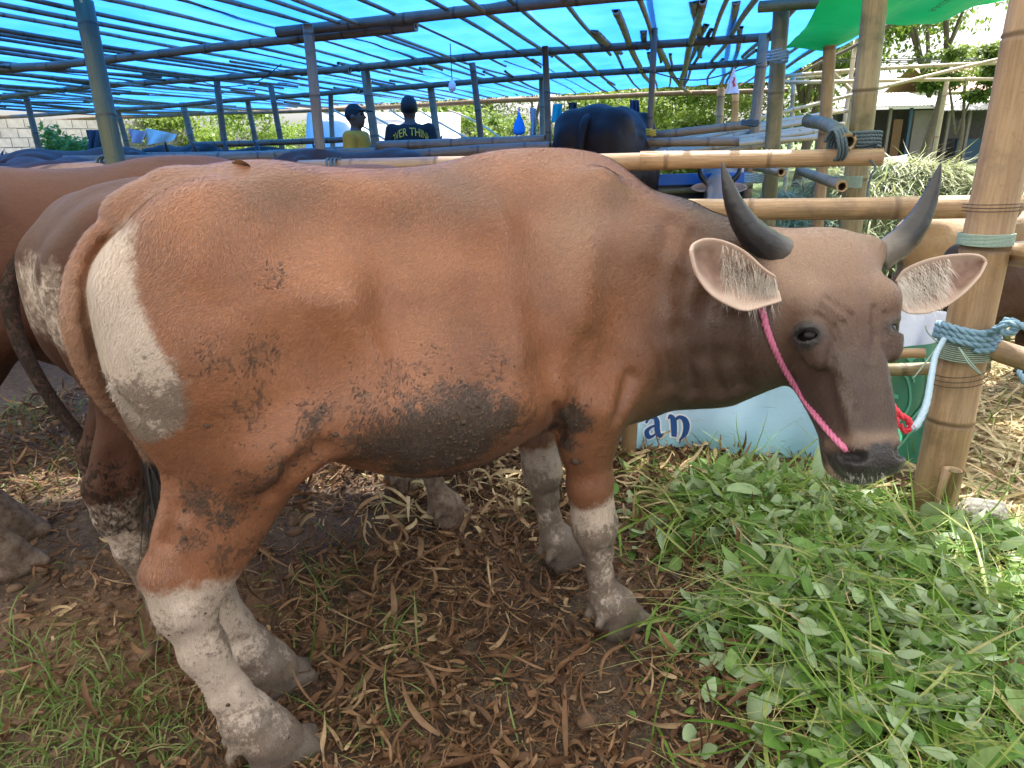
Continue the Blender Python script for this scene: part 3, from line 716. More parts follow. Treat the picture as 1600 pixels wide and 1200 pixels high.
def cobj(name, V, F, mat, parent, attrs=None, **k):   # a part given in the animal's own frame
    o = mobj(name, V, F, mat, None, attrs, **k); o.parent = parent; return o
def cow_root(name, label, loc, ang, sc=1.0, group=None):
    r = thing(name, label, 'cow', loc, group); r.rotation_euler = (0, 0, ang); r.scale = (sc,) * 3; return r
def horn_vf(path, rad, n=5):
    p = catmull(path, n); m = len(p); r = np.interp(np.linspace(0, 1, m), np.linspace(0, 1, len(rad)), rad)
    r = r * (1 + .035 * np.sin(np.arange(m) * 2.1) * np.linspace(1, 0, m))
    V, F = tube_vf(p, r, 14); return V, F, np.repeat(np.linspace(0, 1, m), 14)
def hair_vf(roots, dirs, lens, w, bend=None, segs=3):
    """many fine tapering hairs (thin blades)"""
    roots = np.asarray(roots, float); N = len(roots); V = np.zeros((N, 2 * (segs + 1), 3)); 
    dirs = dirs / np.linalg.norm(dirs, axis=1)[:, None]
    bend = np.zeros((N, 3)) if bend is None else bend
    side = np.cross(dirs, np.array([.3, .8, .5])); side /= np.linalg.norm(side, axis=1)[:, None]
    for i in range(segs + 1):
        t = i / segs; c = roots + dirs * (lens * t)[:, None] + bend * (lens * t * t)[:, None]
        ww = w * (1 - t) + 1e-5
        V[:, 2 * i] = c - side * ww; V[:, 2 * i + 1] = c + side * ww
    q = np.array([[2 * i, 2 * i + 1, 2 * i + 3, 2 * i + 2] for i in range(segs)])
    F = (q[None] + (np.arange(N) * 2 * (segs + 1))[:, None, None]).reshape(-1, 4)
    return V.reshape(-1, 3), F

def build_main_cow():
    s = make_field(True)
    leg_set(s, (-.165, 0.0), (.155, .05), (-.115, -.01), (.105, .035))
    # extra muscle and bone under the skin
    s.ell((-.80, -.16, 1.115), (.10, .07, .06), .08); s.ell((-.80, .16, 1.115), (.10, .07, .06), .08)      # hip
    s.ell((-.05, -.135, 1.00), (.085, .075, .19), .08); s.ell((-.05, .135, 1.00), (.085, .075, .19), .08)  # shoulder blade ridge
    s.cone((-.64, -.20, .80), (-.80, -.19, .745), .045, .05, .09)                                             # flank fold
    s.cone((-.95, 0, 1.14), (-.88, 0, 1.165), .04, .05, .05)
    s.cone((-.96, -.11, 1.04), (-.935, -.11, .84), .055, .055, .06); s.cone((-.96, .11, 1.04), (-.935, .11, .84), .055, .055, .06)
    s.cone((-1.06, 0, 1.06), (-1.04, 0, .72), .02, .03, .04, cut=True)
    s.cone((-.62, -.34, 1.06), (-.56, -.335, .92), .03, .045, .09, cut=True)                                # hollow of the flank
    # tail, hanging close along the rump
    pth = [(-.84, 0, 1.150)] + [np.array([q[0], vv, q[1]]) for q, vv in ((on_side(x, y, vv), vv) for x, y, vv in
           [(222, 338, -.01), (184, 362, -.02), (148, 395, -.04), (127, 440, -.06), (119, 490, -.068), (127, 540, -.06), (147, 588, -.04), (178, 632, -.01), (215, 672, .03), (240, 720, .05)])]
    tp = catmull(pth, 3); m = len(tp); tr = np.interp(np.linspace(0, 1, m), [0, .15, .3, .5, .75, 1], [.036, .033, .026, .022, .019, .014])
    for i in range(m - 1): s.cone(tp[i], tp[i + 1], tr[i], tr[i + 1], .035 if i < 4 else .005)
    # neck, bent round towards the viewer
    nk = [(990, 472, 1.69, .238, .60), (1058, 488, 1.68, .232, .60), (1120, 496, 1.655, .195, .62), (1180, 486, 1.61, .160, .70), (1255, 455, 1.56, .125, .85)]
    pts = [to_cow(P(a, b, t)) for a, b, t, _, _ in nk]
    for i in range(len(pts) - 1):
        d = pts[i + 1] - pts[i]; fl = np.cross(d, (0, 0, 1))
        s.cone(pts[i], pts[i + 1], nk[i][3], nk[i + 1][3], .13 if i == 0 else .05, fl, .5 * (nk[i][4] + nk[i + 1][4]))
    # crest of the neck
    s.chain([to_cow(P(930, 350, 1.66)), to_cow(P(1050, 368, 1.70)), to_cow(P(1120, 405, 1.67)), to_cow(P(1215, 420, 1.60))], [.035, .05, .045, .05], .08)
    # head
    poll, nose = P(1306, 378, 1.50), P(1371, 729, 1.42)
    R = head_frame(poll, nose, math.radians(27)) @ RC.T
    L = np.linalg.norm(nose - poll); o = to_cow(poll)
    H = add_head(s, o, R, L / .475)
    loc = lambda q: (R @ (q - o))
    mir = lambda q: o + R.T @ (loc(q) * np.array([-.84, 1, 1]) + np.array([0, -.012, 0]))
    s.ell(to_cow(P(985, 600, 1.70)), (.08, .07, .085), .06)
    oc = to_cow(CAM)
    hit = lambda px, py, t0=1.1: s.hit(oc, RC @ ray(px, py), t0, 2.6)
    # eyes
    eyes = []
    pe = hit(1262, 524)
    for pt in (pe, mir(pe)):
        nn = pt - (o + R.T @ np.array([0, -.10, loc(pt)[2]])); nn /= np.linalg.norm(nn); eyes.append((pt, nn))
    for pt, nn in eyes:
        s.ell(pt - nn * .016, (.032, .032, .030), .025)
        sd = np.cross(nn, R[2]); sd /= np.linalg.norm(sd)
        s.ell(pt + nn * .010, (.0265, .024, .0165), .005, np.stack([sd, nn, np.cross(sd, nn)]), cut=True)
        arc = [pt + nn * (.0135 - .010 * abs(math.cos(a))) + sd * .026 * math.cos(a) - R[2] * .0165 * math.sin(a) for a in np.linspace(0, math.pi, 7)]
        s.chain(arc, [.004, .0055, .0065, .0068, .0065, .0055, .004], .006)
        arc = [pt + nn * (.010 - .009 * abs(math.cos(a))) + sd * .026 * math.cos(a) + R[2] * .0165 * math.sin(a) for a in np.linspace(0, math.pi, 7)]
        s.chain(arc, [.003] * 7, .006)
    # creases in the skin
    def crease(pp, r, k, lift=.0):
        q = [hit(*p) for p in pp]; q = [x for x in q if x is not None]
        oo = [x + (oc - x) / np.linalg.norm(oc - x) * (r * .55 + lift) for x in q]
        for i in range(len(oo) - 1): s.cone(oo[i], oo[i + 1], r, r, k, cut=True)
    for pp in ([(1052, 350), (1040, 430), (1035, 520), (1050, 600)], [(1085, 372), (1072, 440), (1070, 520), (1085, 610)], [(1120, 420), (1105, 480), (1108, 560), (1125, 610)],
               [(1150, 500), (1148, 560), (1160, 605)]):
        crease(pp, .004, .045, -.0006)
    for pp in ([(905, 520), (885, 570), (868, 640)], [(925, 540), (905, 590), (893, 640)]): crease(pp, .0045, .03)
    for pp, r_, dp in (([(868, 330), (878, 440), (888, 560)], .06, .010), ([(705, 370), (722, 470), (735, 570)], .05, .006), ([(640, 380), (655, 480), (660, 580)], .05, .005), ([(775, 400), (790, 500), (800, 590)], .05, .006), ([(525, 690), (500, 600), (455, 470)], .07, .012), ([(1000, 330), (1010, 440), (985, 560)], .05, .008), ([(420, 330), (520, 330), (620, 345)], .06, .006)):
        crease(pp, r_, .10, r_ * .45 - dp)
    crease([(868, 640), (872, 680)], .012, .02)
    crease([(985, 590), (968, 650)], .008, .03)
    crease([(228, 318), (200, 345), (165, 378), (140, 410)], .006, .02)
    crease([(190, 362), (166, 382), (147, 410), (136, 445), (137, 500), (150, 556), (178, 612), (212, 650)], .0075, .010)
    crease([(500, 705), (470, 735), (430, 775)], .010, .04)
    crease([(268, 750), (278, 800), (262, 850)], .006, .025)
    for pp in ([(1285, 478), (1320, 505), (1330, 540)], [(1278, 490), (1305, 512), (1316, 545)], [(1292, 466), (1330, 492), (1342, 530)], [(1365, 480), (1368, 520), (1362, 560)], [(1383, 490), (1382, 525)]):
        crease(pp, .0034, .010)
    for pp in ([(1325, 600), (1340, 640), (1345, 670)], [(1310, 590), (1322, 625)]): crease(pp, .004, .012)
    ropes = dict(halter=[hit(x, y) for x, y in [(1192, 488), (1197, 510), (1210, 545), (1229, 583), (1252, 618), (1275, 650), (1300, 680), (1322, 703)]])
    V, F = s.mesh()
    # --- masks
    u, v, z = V.T; N = len(V)
    LH = (V - o) @ R.T                       # in the head's axes
    hx, hy, hz = LH.T; hz_ = hz / L
    neck_t = sstep(.02, .20, u + .25 * (1.0 - z) * 0)
    near = np.min([np.linalg.norm(V - p, axis=1) for p in pts[2:]], axis=0)
    headw = sstep(-.20, -.08, hz_) * sstep(1.2, 1.1, hz_) * sstep(.18, .135, np.abs(hx)) * sstep(-.27, -.17, hy) * sstep(.12, .09, hy) * sstep(-.20, -.30, v)
    head = headw > .01
    A = coat_attrs(V)
    td = np.full(N, 9.); ta = np.zeros(N)
    cand = np.where((u < -.9) & (z > .6) & (np.abs(v + .02) < .14))[0]
    for i in range(m):
        d_ = np.linalg.norm(V[cand] - tp[i], axis=1) - tr[i]; b_ = d_ < td[cand]; ta[cand[b_]] = i / m; td[cand] = np.minimum(td[cand], d_)
    on_tail = sstep(.014, .006, td) * sstep(.16, .28, ta)
    A['white'] = A['white'] * (1 - on_tail) + on_tail * .30 * sstep(.5, .7, ta)
    dark = .90 * sstep(-.08, .14, u) * sstep(1.25, .80, z) * sstep(.50, .62, z)
    dark = np.maximum(dark, .92 * sstep(.04, .20, u))
    dark = dark * (1 - headw) + headw * (.78 + .22 * sstep(.25, .70, hz_))
    dark = np.maximum(dark, .62 * np.exp(-(((u + .38) / .10) ** 2 + ((z - 1.16) / .06) ** 2)))       # darker saddle
    dark = np.maximum(dark, .55 * np.exp(-(((u + .72) / .10) ** 2 + ((z - 1.18) / .05) ** 2)))
    pale = np.zeros(N)
    pale = np.maximum(pale, .62 * np.exp(-(((u + .08) / .14) ** 2 + ((z - 1.08) / .13) ** 2)) * .5)  # upper back sheen painted into the coat as a paler shoulder patch
    pale = np.maximum(pale, on_tail * .35 * sstep(.25, .55, ta)); dark = np.maximum(dark, on_tail * .55 * sstep(.6, .95, ta))
    pale = np.where(head, headw * .50 * sstep(.42, .12, hz_) + .30 * np.exp(-((hz_ - .878) / .028) ** 2) * (hy > -.06), pale)
    pale = np.where(head, np.maximum(pale, .9 * sstep(.95, 1.0, hz_) * (hy < -.075)), pale)
    nose = np.where(head, sstep(.905, .93, hz_ + .035 * (fbm(V[:, 0] * 60, V[:, 1] * 60, V[:, 2] * 60, 3) - .5) + .02 * np.cos(hx * 60)) * sstep(-.080, -.060, hy), 0)
    for pt, nn in eyes:
        d = np.linalg.norm(V - pt, axis=1); nose = np.maximum(nose, 1.0 * sstep(.036, .026, d)); dark = np.maximum(dark, sstep(.07, .03, d))
    hb = np.minimum(np.linalg.norm(LH - [.10, -.045, .01], axis=1), np.linalg.norm(LH - [-.10, -.045, .01], axis=1))
    pale = np.maximum(pale, .55 * sstep(.06, .03, hb) * head)
    nose = np.maximum(nose, .5 * sstep(.058, .040, z))
    mud = np.zeros(N)
    for px, py, r, a in [(600, 700, .10, .9), (660, 690, .11, 1.1), (730, 665, .10, 1.1), (790, 655, .06, .95), (690, 640, .06, .85), (560, 712, .06, .7), (640, 730, .07, 1.0), (740, 700, .07, 1.0),
                         (895, 655, .05, 1.1), (885, 690, .04, .9), (860, 668, .04, .9), (900, 720, .03, .6), (330, 560, .05, .62), (395, 560, .06, .55), (330, 318, .022, .75), (495, 655, .05, .62), (520, 640, .03, .5),
                         (310, 780, .06, .72), (350, 800, .06, .72), (410, 760, .07, .66), (440, 735, .05, .66), (300, 840, .05, .6), (480, 700, .05, .62), (395, 850, .05, .5), (430, 430, .05, .42), (390, 640, .07, .5), (350, 870, .05, .55), (560, 620, .06, .42), (700, 720, .06, 1.), (560, 690, .14, .5), (640, 640, .14, .5), (760, 630, .12, .5), (820, 660, .10, .5)]:
        p = hit(px, py)
        if p is not None: mud = np.maximum(mud, a * np.exp(-(np.linalg.norm(V - p, axis=1) / r) ** 2))
    mud = np.maximum(mud, .92 * sstep(.66, .58, z) * sstep(-.72, -.60, u) * (u > -.72) * (u < -.22) * (np.abs(v) < .25) * (z > .5))
    dirt = np.where(u < -.5, .30 + .25 * sstep(.50, .30, z) + .10 * sstep(.30, .0, z) - .25 * np.exp(-((z - .25) / .08) ** 2), .40 * sstep(.42, .30, z) + .25)
    dirt = np.where((u < -.7) & (z > .65), .62 * sstep(1.0, .82, z) - .22 * sstep(.95, 1.05, z) + .18, dirt)
    dirt = dirt + .4 * sstep(.10, .04, z)
    fold = np.where(head, .08 + .5 * (1 - headw) * sstep(.10, .28, u), sstep(.10, .28, u) * .9) + .10
    root = cow_root('cow', 'large orange brown cow with white stockings, mud-caked belly and pink rope across its face', cowO, COW_ANG)
    body = cobj('body', V, F, M_coat, root, dict(A, dark=dark, pale=pale, nose=nose, mud=mud, dirt=dirt, fold=fold))
    # short hair lying along the hide
    kk = 2; sel = np.where((nose < .3) & (z > .035) & (mud < .55 + .45 * rng.random(N)))[0]; fl = np.tile([-.80, 0, -.60], (N, 1))
    fl = fl * (1 - sstep(.62, .5, z)[:, None]) + np.array([-.1, 0, -1.]) * sstep(.62, .5, z)[:, None]
    fl = fl * (1 - headw[:, None]) + R[2] * headw[:, None]
    a_ = 1.6 * (fbm(u * 7, v * 7, z * 7, 2) - .5) + 1.1 * (fbm(u * 26 + 9, v * 26, z * 26, 2) - .5)
    # lumps of dried mud sticking to the hair
    Nf = np.cross(V[F[:, 2]] - V[F[:, 0]], V[F[:, 3]] - V[F[:, 1]]); Nv = np.zeros_like(V)
    for kq in range(4):
        for i in range(3): Nv[:, i] += np.bincount(F[:, kq], Nf[:, i], len(V))
    Nv /= np.linalg.norm(Nv, axis=1)[:, None] + 1e-9
    sel = sel[(Nv[sel] @ (np.array([.12, -1, .25]) / 1.03) > -.85) | headw[sel].astype(bool)]
    ii = np.tile(sel, kk); nh = len(ii); n_ = Nv[ii]; t_ = fl[ii] - n_ * np.einsum('ij,ij->i', fl[ii], n_)[:, None]; t_ /= np.linalg.norm(t_, axis=1)[:, None] + 1e-6; b_ = np.cross(n_, t_)
    an = a_[ii] + rng.normal(0, .22, nh); t_ = t_ * np.cos(an)[:, None] + b_ * np.sin(an)[:, None]; b_ = np.cross(n_, t_)
    p0 = V[ii] + (t_ * rng.uniform(-.004, .004, (nh, 1)) + b_ * rng.uniform(-.004, .004, (nh, 1))) - n_ * .0006
    Lh = rng.uniform(.006, .013, nh) * (1 - .35 * headw[ii]) * (1 - .5 * np.clip(mud[ii] - .4, 0, 1)); wd = .00042
    p1 = p0 + t_ * (Lh * .55)[:, None] + n_ * (Lh * .17)[:, None]; p2 = p0 + t_ * Lh[:, None] + n_ * (Lh * .20)[:, None]
    hv = np.stack([p0 - b_ * wd, p0 + b_ * wd, p1 - b_ * wd * .8, p1 + b_ * wd * .8, p2], 1).reshape(-1, 3); q5 = np.arange(nh)[:, None] * 5
    hf = np.vstack([q5 + [0, 1, 3], q5 + [0, 3, 2], q5 + [2, 3, 4]])
    rp = lambda x: np.repeat(x[ii], 5)
    cobj('coat_hair', hv, hf, M_coat_hair, root, dict(white=rp(A['white']), dark=rp(dark), pale=rp(pale), nose=rp(nose), mud=rp(mud), dirt=rp(dirt), rnd=np.repeat(rng.random(nh), 5)), kind='stuff')
    pr = np.clip(mud - .30, 0, .6) ** 1.2 + .015 * (z < .75) * (u < -.6) + .004; pr *= (v < .05) & (z < .85); pr /= pr.sum()
    k = 1300; ii = rng.choice(len(V), k, p=pr, replace=False)
    bm = bmesh.new(); bmesh.ops.create_icosphere(bm, subdivisions=1, radius=1); bv = np.array([q.co[:] for q in bm.verts]); bf = np.array([[q.index for q in f.verts] for f in bm.faces]); bm.free()
    rr = rng.gamma(1.7, .00075, k) + .0005; bl = bv[None] * (1 + .5 * (rng.random((k, len(bv), 1)) - .5)) * rr[:, None, None] * (1 + .6 * rng.random((k, 1, 3)))
    bl = bl - Nv[ii][:, None] * (np.einsum('kij,kj->ki', bl, Nv[ii]) * .45)[..., None] + V[ii][:, None]
    cobj('mud_lumps', bl.reshape(-1, 3), (bf[None] + (np.arange(k) * len(bv))[:, None, None]).reshape(-1, 3), simple('dried_mud', (.060, .038, .024), .85, .6, 60), root, kind='stuff')
    for pt, nn in eyes:
        bm = bmesh.new(); bmesh.ops.create_uvsphere(bm, u_segments=24, v_segments=16, radius=.0235)
        me = bpy.data.meshes.new('eye'); bm.to_mesh(me); bm.free(); me.materials.append(M_eye)
        me.polygons.foreach_set('use_smooth', np.ones(len(me.polygons), bool))
        e = bpy.data.objects.new('eye', me); link(e); e.parent = root; e.location = (pt - nn * .0115).tolist()
        if pt is not pe: continue
        sd = np.cross(nn, R[2]); sd /= np.linalg.norm(sd); k = 46
        a = np.linspace(.25, math.pi - .25, k)
        rt = pt + nn * .012 + np.cos(a)[:, None] * sd * .024 - np.sin(a)[:, None] * R[2] * .013
        hv, hf = hair_vf(rt, nn * 1.0 + R[2] * .55 + np.cos(a)[:, None] * sd * .5, np.full(k, .020), .0007, np.tile(R[2] * .3, (k, 1)))
        cobj('eyelash', hv, hf, M_black_hair, root)
    # horns
    W = lambda L_: [to_cow(P(*p)) for p in L_]
    for path, rad in (([(1255, 402, 1.545), (1212, 392, 1.505), (1173, 362, 1.485), (1150, 325, 1.47), (1137, 288, 1.46), (1128, 254, 1.455)], [.030, .037, .031, .022, .013, .002]),
                      ([(1370, 405, 1.56), (1408, 378, 1.54), (1432, 350, 1.535), (1450, 315, 1.53), (1462, 282, 1.52), (1470, 255, 1.51)], [.032, .032, .027, .019, .011, .002])):
        V_, F_, al = horn_vf(W(path), rad); cobj('horn', V_, F_, M_horn, root, dict(along=al))
    # ears
    def ear(upper, lower, tb, tt, cup):
        U = catmull([(a, b, 0) for a, b in upper], 6)[:, :2]; Lw = catmull([(a, b, 0) for a, b in lower], 6)[:, :2]
        m = min(len(U), len(Lw)); nb = 15; V_ = []; inn = []; cen = []
        for i in range(m):
            a = i / (m - 1)
            for j in range(nb):
                b = -1 + 2 * j / (nb - 1)
                px = U[i] * (1 - b) / 2 + Lw[i] * (1 + b) / 2
                t = tb + (tt - tb) * a + cup * (1 - b * b) * math.sin(math.pi * min(1, .25 + a * .75)) ** .7 - .008 * a
                V_.append(to_cow(P(px[0], px[1], t))); inn.append(sstep(1.0, .55, abs(b)) * sstep(1.0, .85, a)); cen.append(math.exp(-((b + .15) / .35) ** 2 - ((a - .30) / .26) ** 2))
        V_ = np.array(V_); F_ = [(i * nb + j, i * nb + j + 1, (i + 1) * nb + j + 1, (i + 1) * nb + j) for i in range(m - 1) for j in range(nb - 1)]
        e = cobj('ear', V_, F_, M_ear, root, dict(inner=np.array(inn), deep=np.array(cen)))
        md = e.modifiers.new('thick', 'SOLIDIFY'); md.thickness = .007; md.offset = 0
        md = e.modifiers.new('soft', 'SUBSURF'); md.levels = md.render_levels = 1
        return e, V_.reshape(m, nb, 3)
    e1, g1 = ear([(1212, 432), (1192, 418), (1165, 393), (1135, 377), (1105, 372), (1084, 380), (1079, 392)],
                 [(1222, 470), (1196, 478), (1165, 486), (1135, 476), (1108, 458), (1088, 428), (1079, 394)], 1.435, 1.395, .052)
    e2, g2 = ear([(1400, 440), (1412, 422), (1440, 408), (1475, 399), (1510, 396), (1532, 399), (1541, 408)],
                 [(1398, 462), (1412, 486), (1438, 491), (1468, 484), (1500, 464), (1528, 435), (1541, 410)], 1.57, 1.62, .045)
    for e, g, px in ((e1, g1, ((1195, 470), (1120, 415))), (e2, g2, ((1412, 470), (1480, 440)))):
        m, nb, _ = g.shape; k = 1500
        ii = rng.integers(1, int(m * .55), k); jj = np.clip((rng.normal(.42, .20, k) * nb).astype(int), 1, nb - 2)
        rt = g[ii, jj] + (oc - g[ii, jj]) / 1.5 * .004
        tip = g[-2, nb // 2]; base = g[0, nb // 2]; ax = (tip - base) / np.linalg.norm(tip - base)
        down = g[m // 2, -1] - g[m // 2, nb // 2]; down /= np.linalg.norm(down)
        tc = (oc - base) / np.linalg.norm(oc - base)
        d = ax * rng.normal(.25, .3, k)[:, None] + down * rng.normal(.85, .25, k)[:, None] + tc * .55
        hv, hf = hair_vf(rt, d, rng.uniform(.015, .07, k), .00045, np.tile(-tc * .35 + down * .2, (k, 1)))
        cobj('ear_hair', hv, hf, M_white_hair, root, kind='stuff')
    # whiskers of the chin
    k = 70; pc = [hit(x, y) for x, y in zip(rng.uniform(1290, 1385, k), rng.uniform(738, 752, k))]; pc = np.array([p for p in pc if p is not None])
    if len(pc):
        k = len(pc); dd = np.tile(R[2], (k, 1)) + rng.normal(0, .3, (k, 3)) - np.array([0, 0, .3])
        hv, hf = hair_vf(pc - R[2] * .003, dd, rng.uniform(.008, .020, k), .0003); cobj('chin_hair', hv, hf, M_white_hair, root, kind='stuff')
    ts = tp[-1]; k = 260
    hv, hf = hair_vf(ts + rng.normal(0, .008, (k, 3)), np.tile([.05, .0, -1.0], (k, 1)) + rng.normal(0, .12, (k, 3)), rng.uniform(.12, .30, k), .0016)
    cobj('tail_switch', hv, hf, M_black_hair, root)
    return root, ropes, hit, oc
main_cow, cow_marks, cow_hit, cow_oc = build_main_cow()
# ------------------------------------------------------------------ loose plant matter on the ground
def ribbons(base, yaw, L, W, K=5, pitch=0.0, curl=0.0, ybend=0.0, roll=0.0, twist=0.0, fold=0.0, prof='blade', mid=False):
    N = len(base); f = lambda a: np.broadcast_to(np.asarray(a, float), (N,))
    yaw, L, W, pitch, curl, ybend, roll, twist, fold = map(f, (yaw, L, W, pitch, curl, ybend, roll, twist, fold))
    nc = 3 if mid else 2; V = np.zeros((N, K + 1, nc, 3)); p = np.array(base, float)
    for i in range(K + 1):
        s = i / K; th = pitch + curl * s; ya = yaw + ybend * s
        T = np.stack([np.cos(th) * np.cos(ya), np.cos(th) * np.sin(ya), np.sin(th)], 1)
        S = np.stack([-np.sin(ya), np.cos(ya), np.zeros(N)], 1); Up = np.cross(T, S)
        ro = roll + twist * s; Sd = S * np.cos(ro)[:, None] + Up * np.sin(ro)[:, None]; Nn = np.cross(T, Sd)
        w = {'blade': (1 - s) ** .6 * min(1, .45 + 3 * s), 'husk': math.sin(math.pi * (.12 + .86 * s)) ** .6, 'stem': 1 - .5 * s,
             'leaf': max(.03, math.sin(math.pi * min(1, s ** .72 * .995 + .005))) ** .85}[prof]
        if mid:
            V[:, i, 0] = p - Sd * (W * w)[:, None] - Nn * (W * w * fold)[:, None] * -1; V[:, i, 1] = p; V[:, i, 2] = p + Sd * (W * w)[:, None] + Nn * (W * w * fold)[:, None]
        else:
            V[:, i, 0] = p - Sd * (W * w)[:, None]; V[:, i, 1] = p + Sd * (W * w)[:, None]
        p = p + T * (L / K)[:, None]
    q = []
    for i in range(K):
        for c in range(nc - 1): q.append([i * nc + c, (i + 1) * nc + c, (i + 1) * nc + c + 1, i * nc + c + 1])
    F = (np.array(q)[None] + (np.arange(N) * nc * (K + 1))[:, None, None]).reshape(-1, 4)
    per = nc * (K + 1)
    return V.reshape(-1, 3), F, dict(rnd=np.repeat(rng.random(N), per), along=np.tile(np.repeat(np.linspace(0, 1, K + 1), nc), N), across=np.tile(np.tile(np.linspace(-1, 1, nc), K + 1), N))
def plant_mat(name, cols, back=None, rough=.5, trans=.25, vein=False, dry=None):
    n = NT(name); r = n.attr('rnd'); cr = n.n('ValToRGB'); e = cr.color_ramp.elements
    while len(e) < len(cols): e.new(.5)
    for i, c in enumerate(cols): e[i].position = i / (len(cols) - 1); e[i].color = (*c, 1)
    n.t.links.new(r, cr.inputs[0]); c = cr.outputs[0]
    nz = n.noise(n.coord(), 60, 4, .65); c = n.mix(n.math('MULTIPLY', n.ramp(nz, .35, .7), .45), c, n.mix(.5, c, (0, 0, 0)))
    if dry: c = n.mix(n.ramp(n.math('ADD', n.attr('along'), n.math('MULTIPLY', nz, .5)), 1.05, 1.3), c, dry)
    if vein:
        ac = n.math('ABSOLUTE', n.attr('across')); w = n.math('ABSOLUTE', n.math('SINE', n.math('MULTIPLY', n.math('SUBTRACT', n.attr('along'), n.math('MULTIPLY', ac, .12)), 26)))
        vm = n.math('MAXIMUM', n.ramp(ac, .10, .0), n.math('MULTIPLY', n.ramp(w, .22, .0), .5)); c = n.mix(n.math('MULTIPLY', vm, .45), c, (.28, .36, .16))
    if back:
        bf = n.n('NewGeometry').outputs['Backfacing']; c = n.mix(bf, c, n.mix(.75, c, back))
    b = n.bsdf(c, rough, n.bump(nz, .3, .003), Specular_IOR_Level=.3); tr = n.n('BsdfTranslucent'); n.set(tr.inputs[0], n.mix(.3, c, (.5, .6, .1)) if not dry and trans > .2 else c)
    mx = n.n('MixShader'); mx.inputs[0].default_value = trans; n.t.links.new(b, mx.inputs[1]); n.t.links.new(tr.outputs[0], mx.inputs[2]); return n.done(mx.outputs[0])
M_dry = plant_mat('dry_husk', [(.055, .028, .015), (.125, .063, .032), (.20, .108, .054), (.08, .041, .022), (.28, .165, .085), (.16, .083, .042), (.46, .33, .19)], None, .6, .15)
M_straw = plant_mat('straw', [(.38, .28, .14), (.55, .43, .25), (.46, .40, .20), (.62, .50, .30), (.36, .22, .11)], None, .5, .15)
M_grass = plant_mat('grass', [(.07, .13, .025), (.11, .19, .04), (.16, .22, .06), (.24, .24, .10)], None, .42, .3)
M_fodder = plant_mat('cut_grass', [(.065, .15, .018), (.11, .23, .026), (.18, .30, .045), (.26, .33, .08), (.42, .38, .18)], None, .40, .28)
M_leaf = plant_mat('fodder_leaf', [(.065, .16, .026), (.105, .235, .038), (.17, .30, .07), (.25, .36, .16)], (.33, .43, .27), .45, .22, True)

def scatter(n, x0, x1, y0, y1, wfn):
    x = rng.uniform(x0, x1, n); y = rng.uniform(y0, y1, n); k = rng.random(n) < wfn(x, y); return x[k], y[k]
def on_ground(x, y, dz=0.0): return np.stack([x, y, ground_z(x, y) + dz], 1)
def cat_r(rs):
    V = []; F = []; A = {}; o = 0
    for v, f, a in rs:
        V.append(v); F.append(f + o); o += len(v)
        for k in a: A.setdefault(k, []).append(a[k])
    return np.vstack(V), np.vstack(F), {k: np.concatenate(a) for k, a in A.items()}
hoofs = lambda x, y: np.min([np.hypot(x - a, y - b) for a, b in FEET], axis=0) > .06
def w_litter(x, y):
    return (1 - fodder_w(x, y) * .85) * (1 - straw_w(x, y)) * (.22 + .78 * sstep(-1.1, -.35, x + .35 * (fbm(x * 2, y * 2, 6.) - .5)) + .25 * sstep(2.0, 2.6, y)) * sstep(.40, .62, fbm(x * 3.3, y * 3.3, 1.5) + .16) * hoofs(x, y)
x, y = scatter(27000, -2.6, 1.5, .62, 3.6, w_litter); N = len(x)
a = ribbons(on_ground(x, y, rng.uniform(.003, .024, N)), rng.uniform(0, 6.28, N), np.minimum(rng.gamma(2.2, .030, N) + .015, .17), np.minimum(rng.gamma(2.2, .0017, N) + .0008, .0085), 8, rng.normal(.05, .25, N), rng.normal(-.25, 1.1, N), rng.normal(0, 1.5, N), rng.normal(0, .7, N), rng.normal(0, 2.2, N), rng.uniform(.1, .9, N), 'husk', True)
x, y = scatter(26000, -2.6, 1.5, .62, 3.4, lambda x, y: w_litter(x, y) + .12); N = len(x)
b = ribbons(on_ground(x, y, .004), rng.uniform(0, 6.28, N), rng.uniform(.02, .09, N), rng.uniform(.001, .003, N), 4, rng.normal(.1, .2, N), rng.normal(-.2, .7, N), rng.normal(0, 1.2, N), 0, 0, 0, 'stem')
V, F, A = cat_r([a, b]); mobj('dry_litter', V, F, M_dry, None, A, kind='stuff')
# curled husks heaped behind the cow
x, y = scatter(2600, -.6, 1.3, 2.0, 3.1, lambda x, y: .9 * np.exp(-(((x + .05) / .5) ** 2 + ((y - 2.45) / .32) ** 2)) + .55 * np.exp(-((y - 2.62) / .12) ** 2) * (x > .1)); N = len(x)
V, F, A = ribbons(on_ground(x, y, rng.uniform(.005, .06, N)), rng.uniform(0, 6.28, N), rng.uniform(.06, .20, N) * (1 - .5 * (y > 2.4)), rng.uniform(.002, .008, N), 8, rng.normal(.2, .35, N), rng.normal(-.8, 1.6, N), rng.normal(0, 1.6, N), rng.normal(0, .6, N), rng.normal(0, 1.4, N), .4, 'husk', True)
mobj('curled_husks', V, F, M_straw, None, A, kind='stuff')
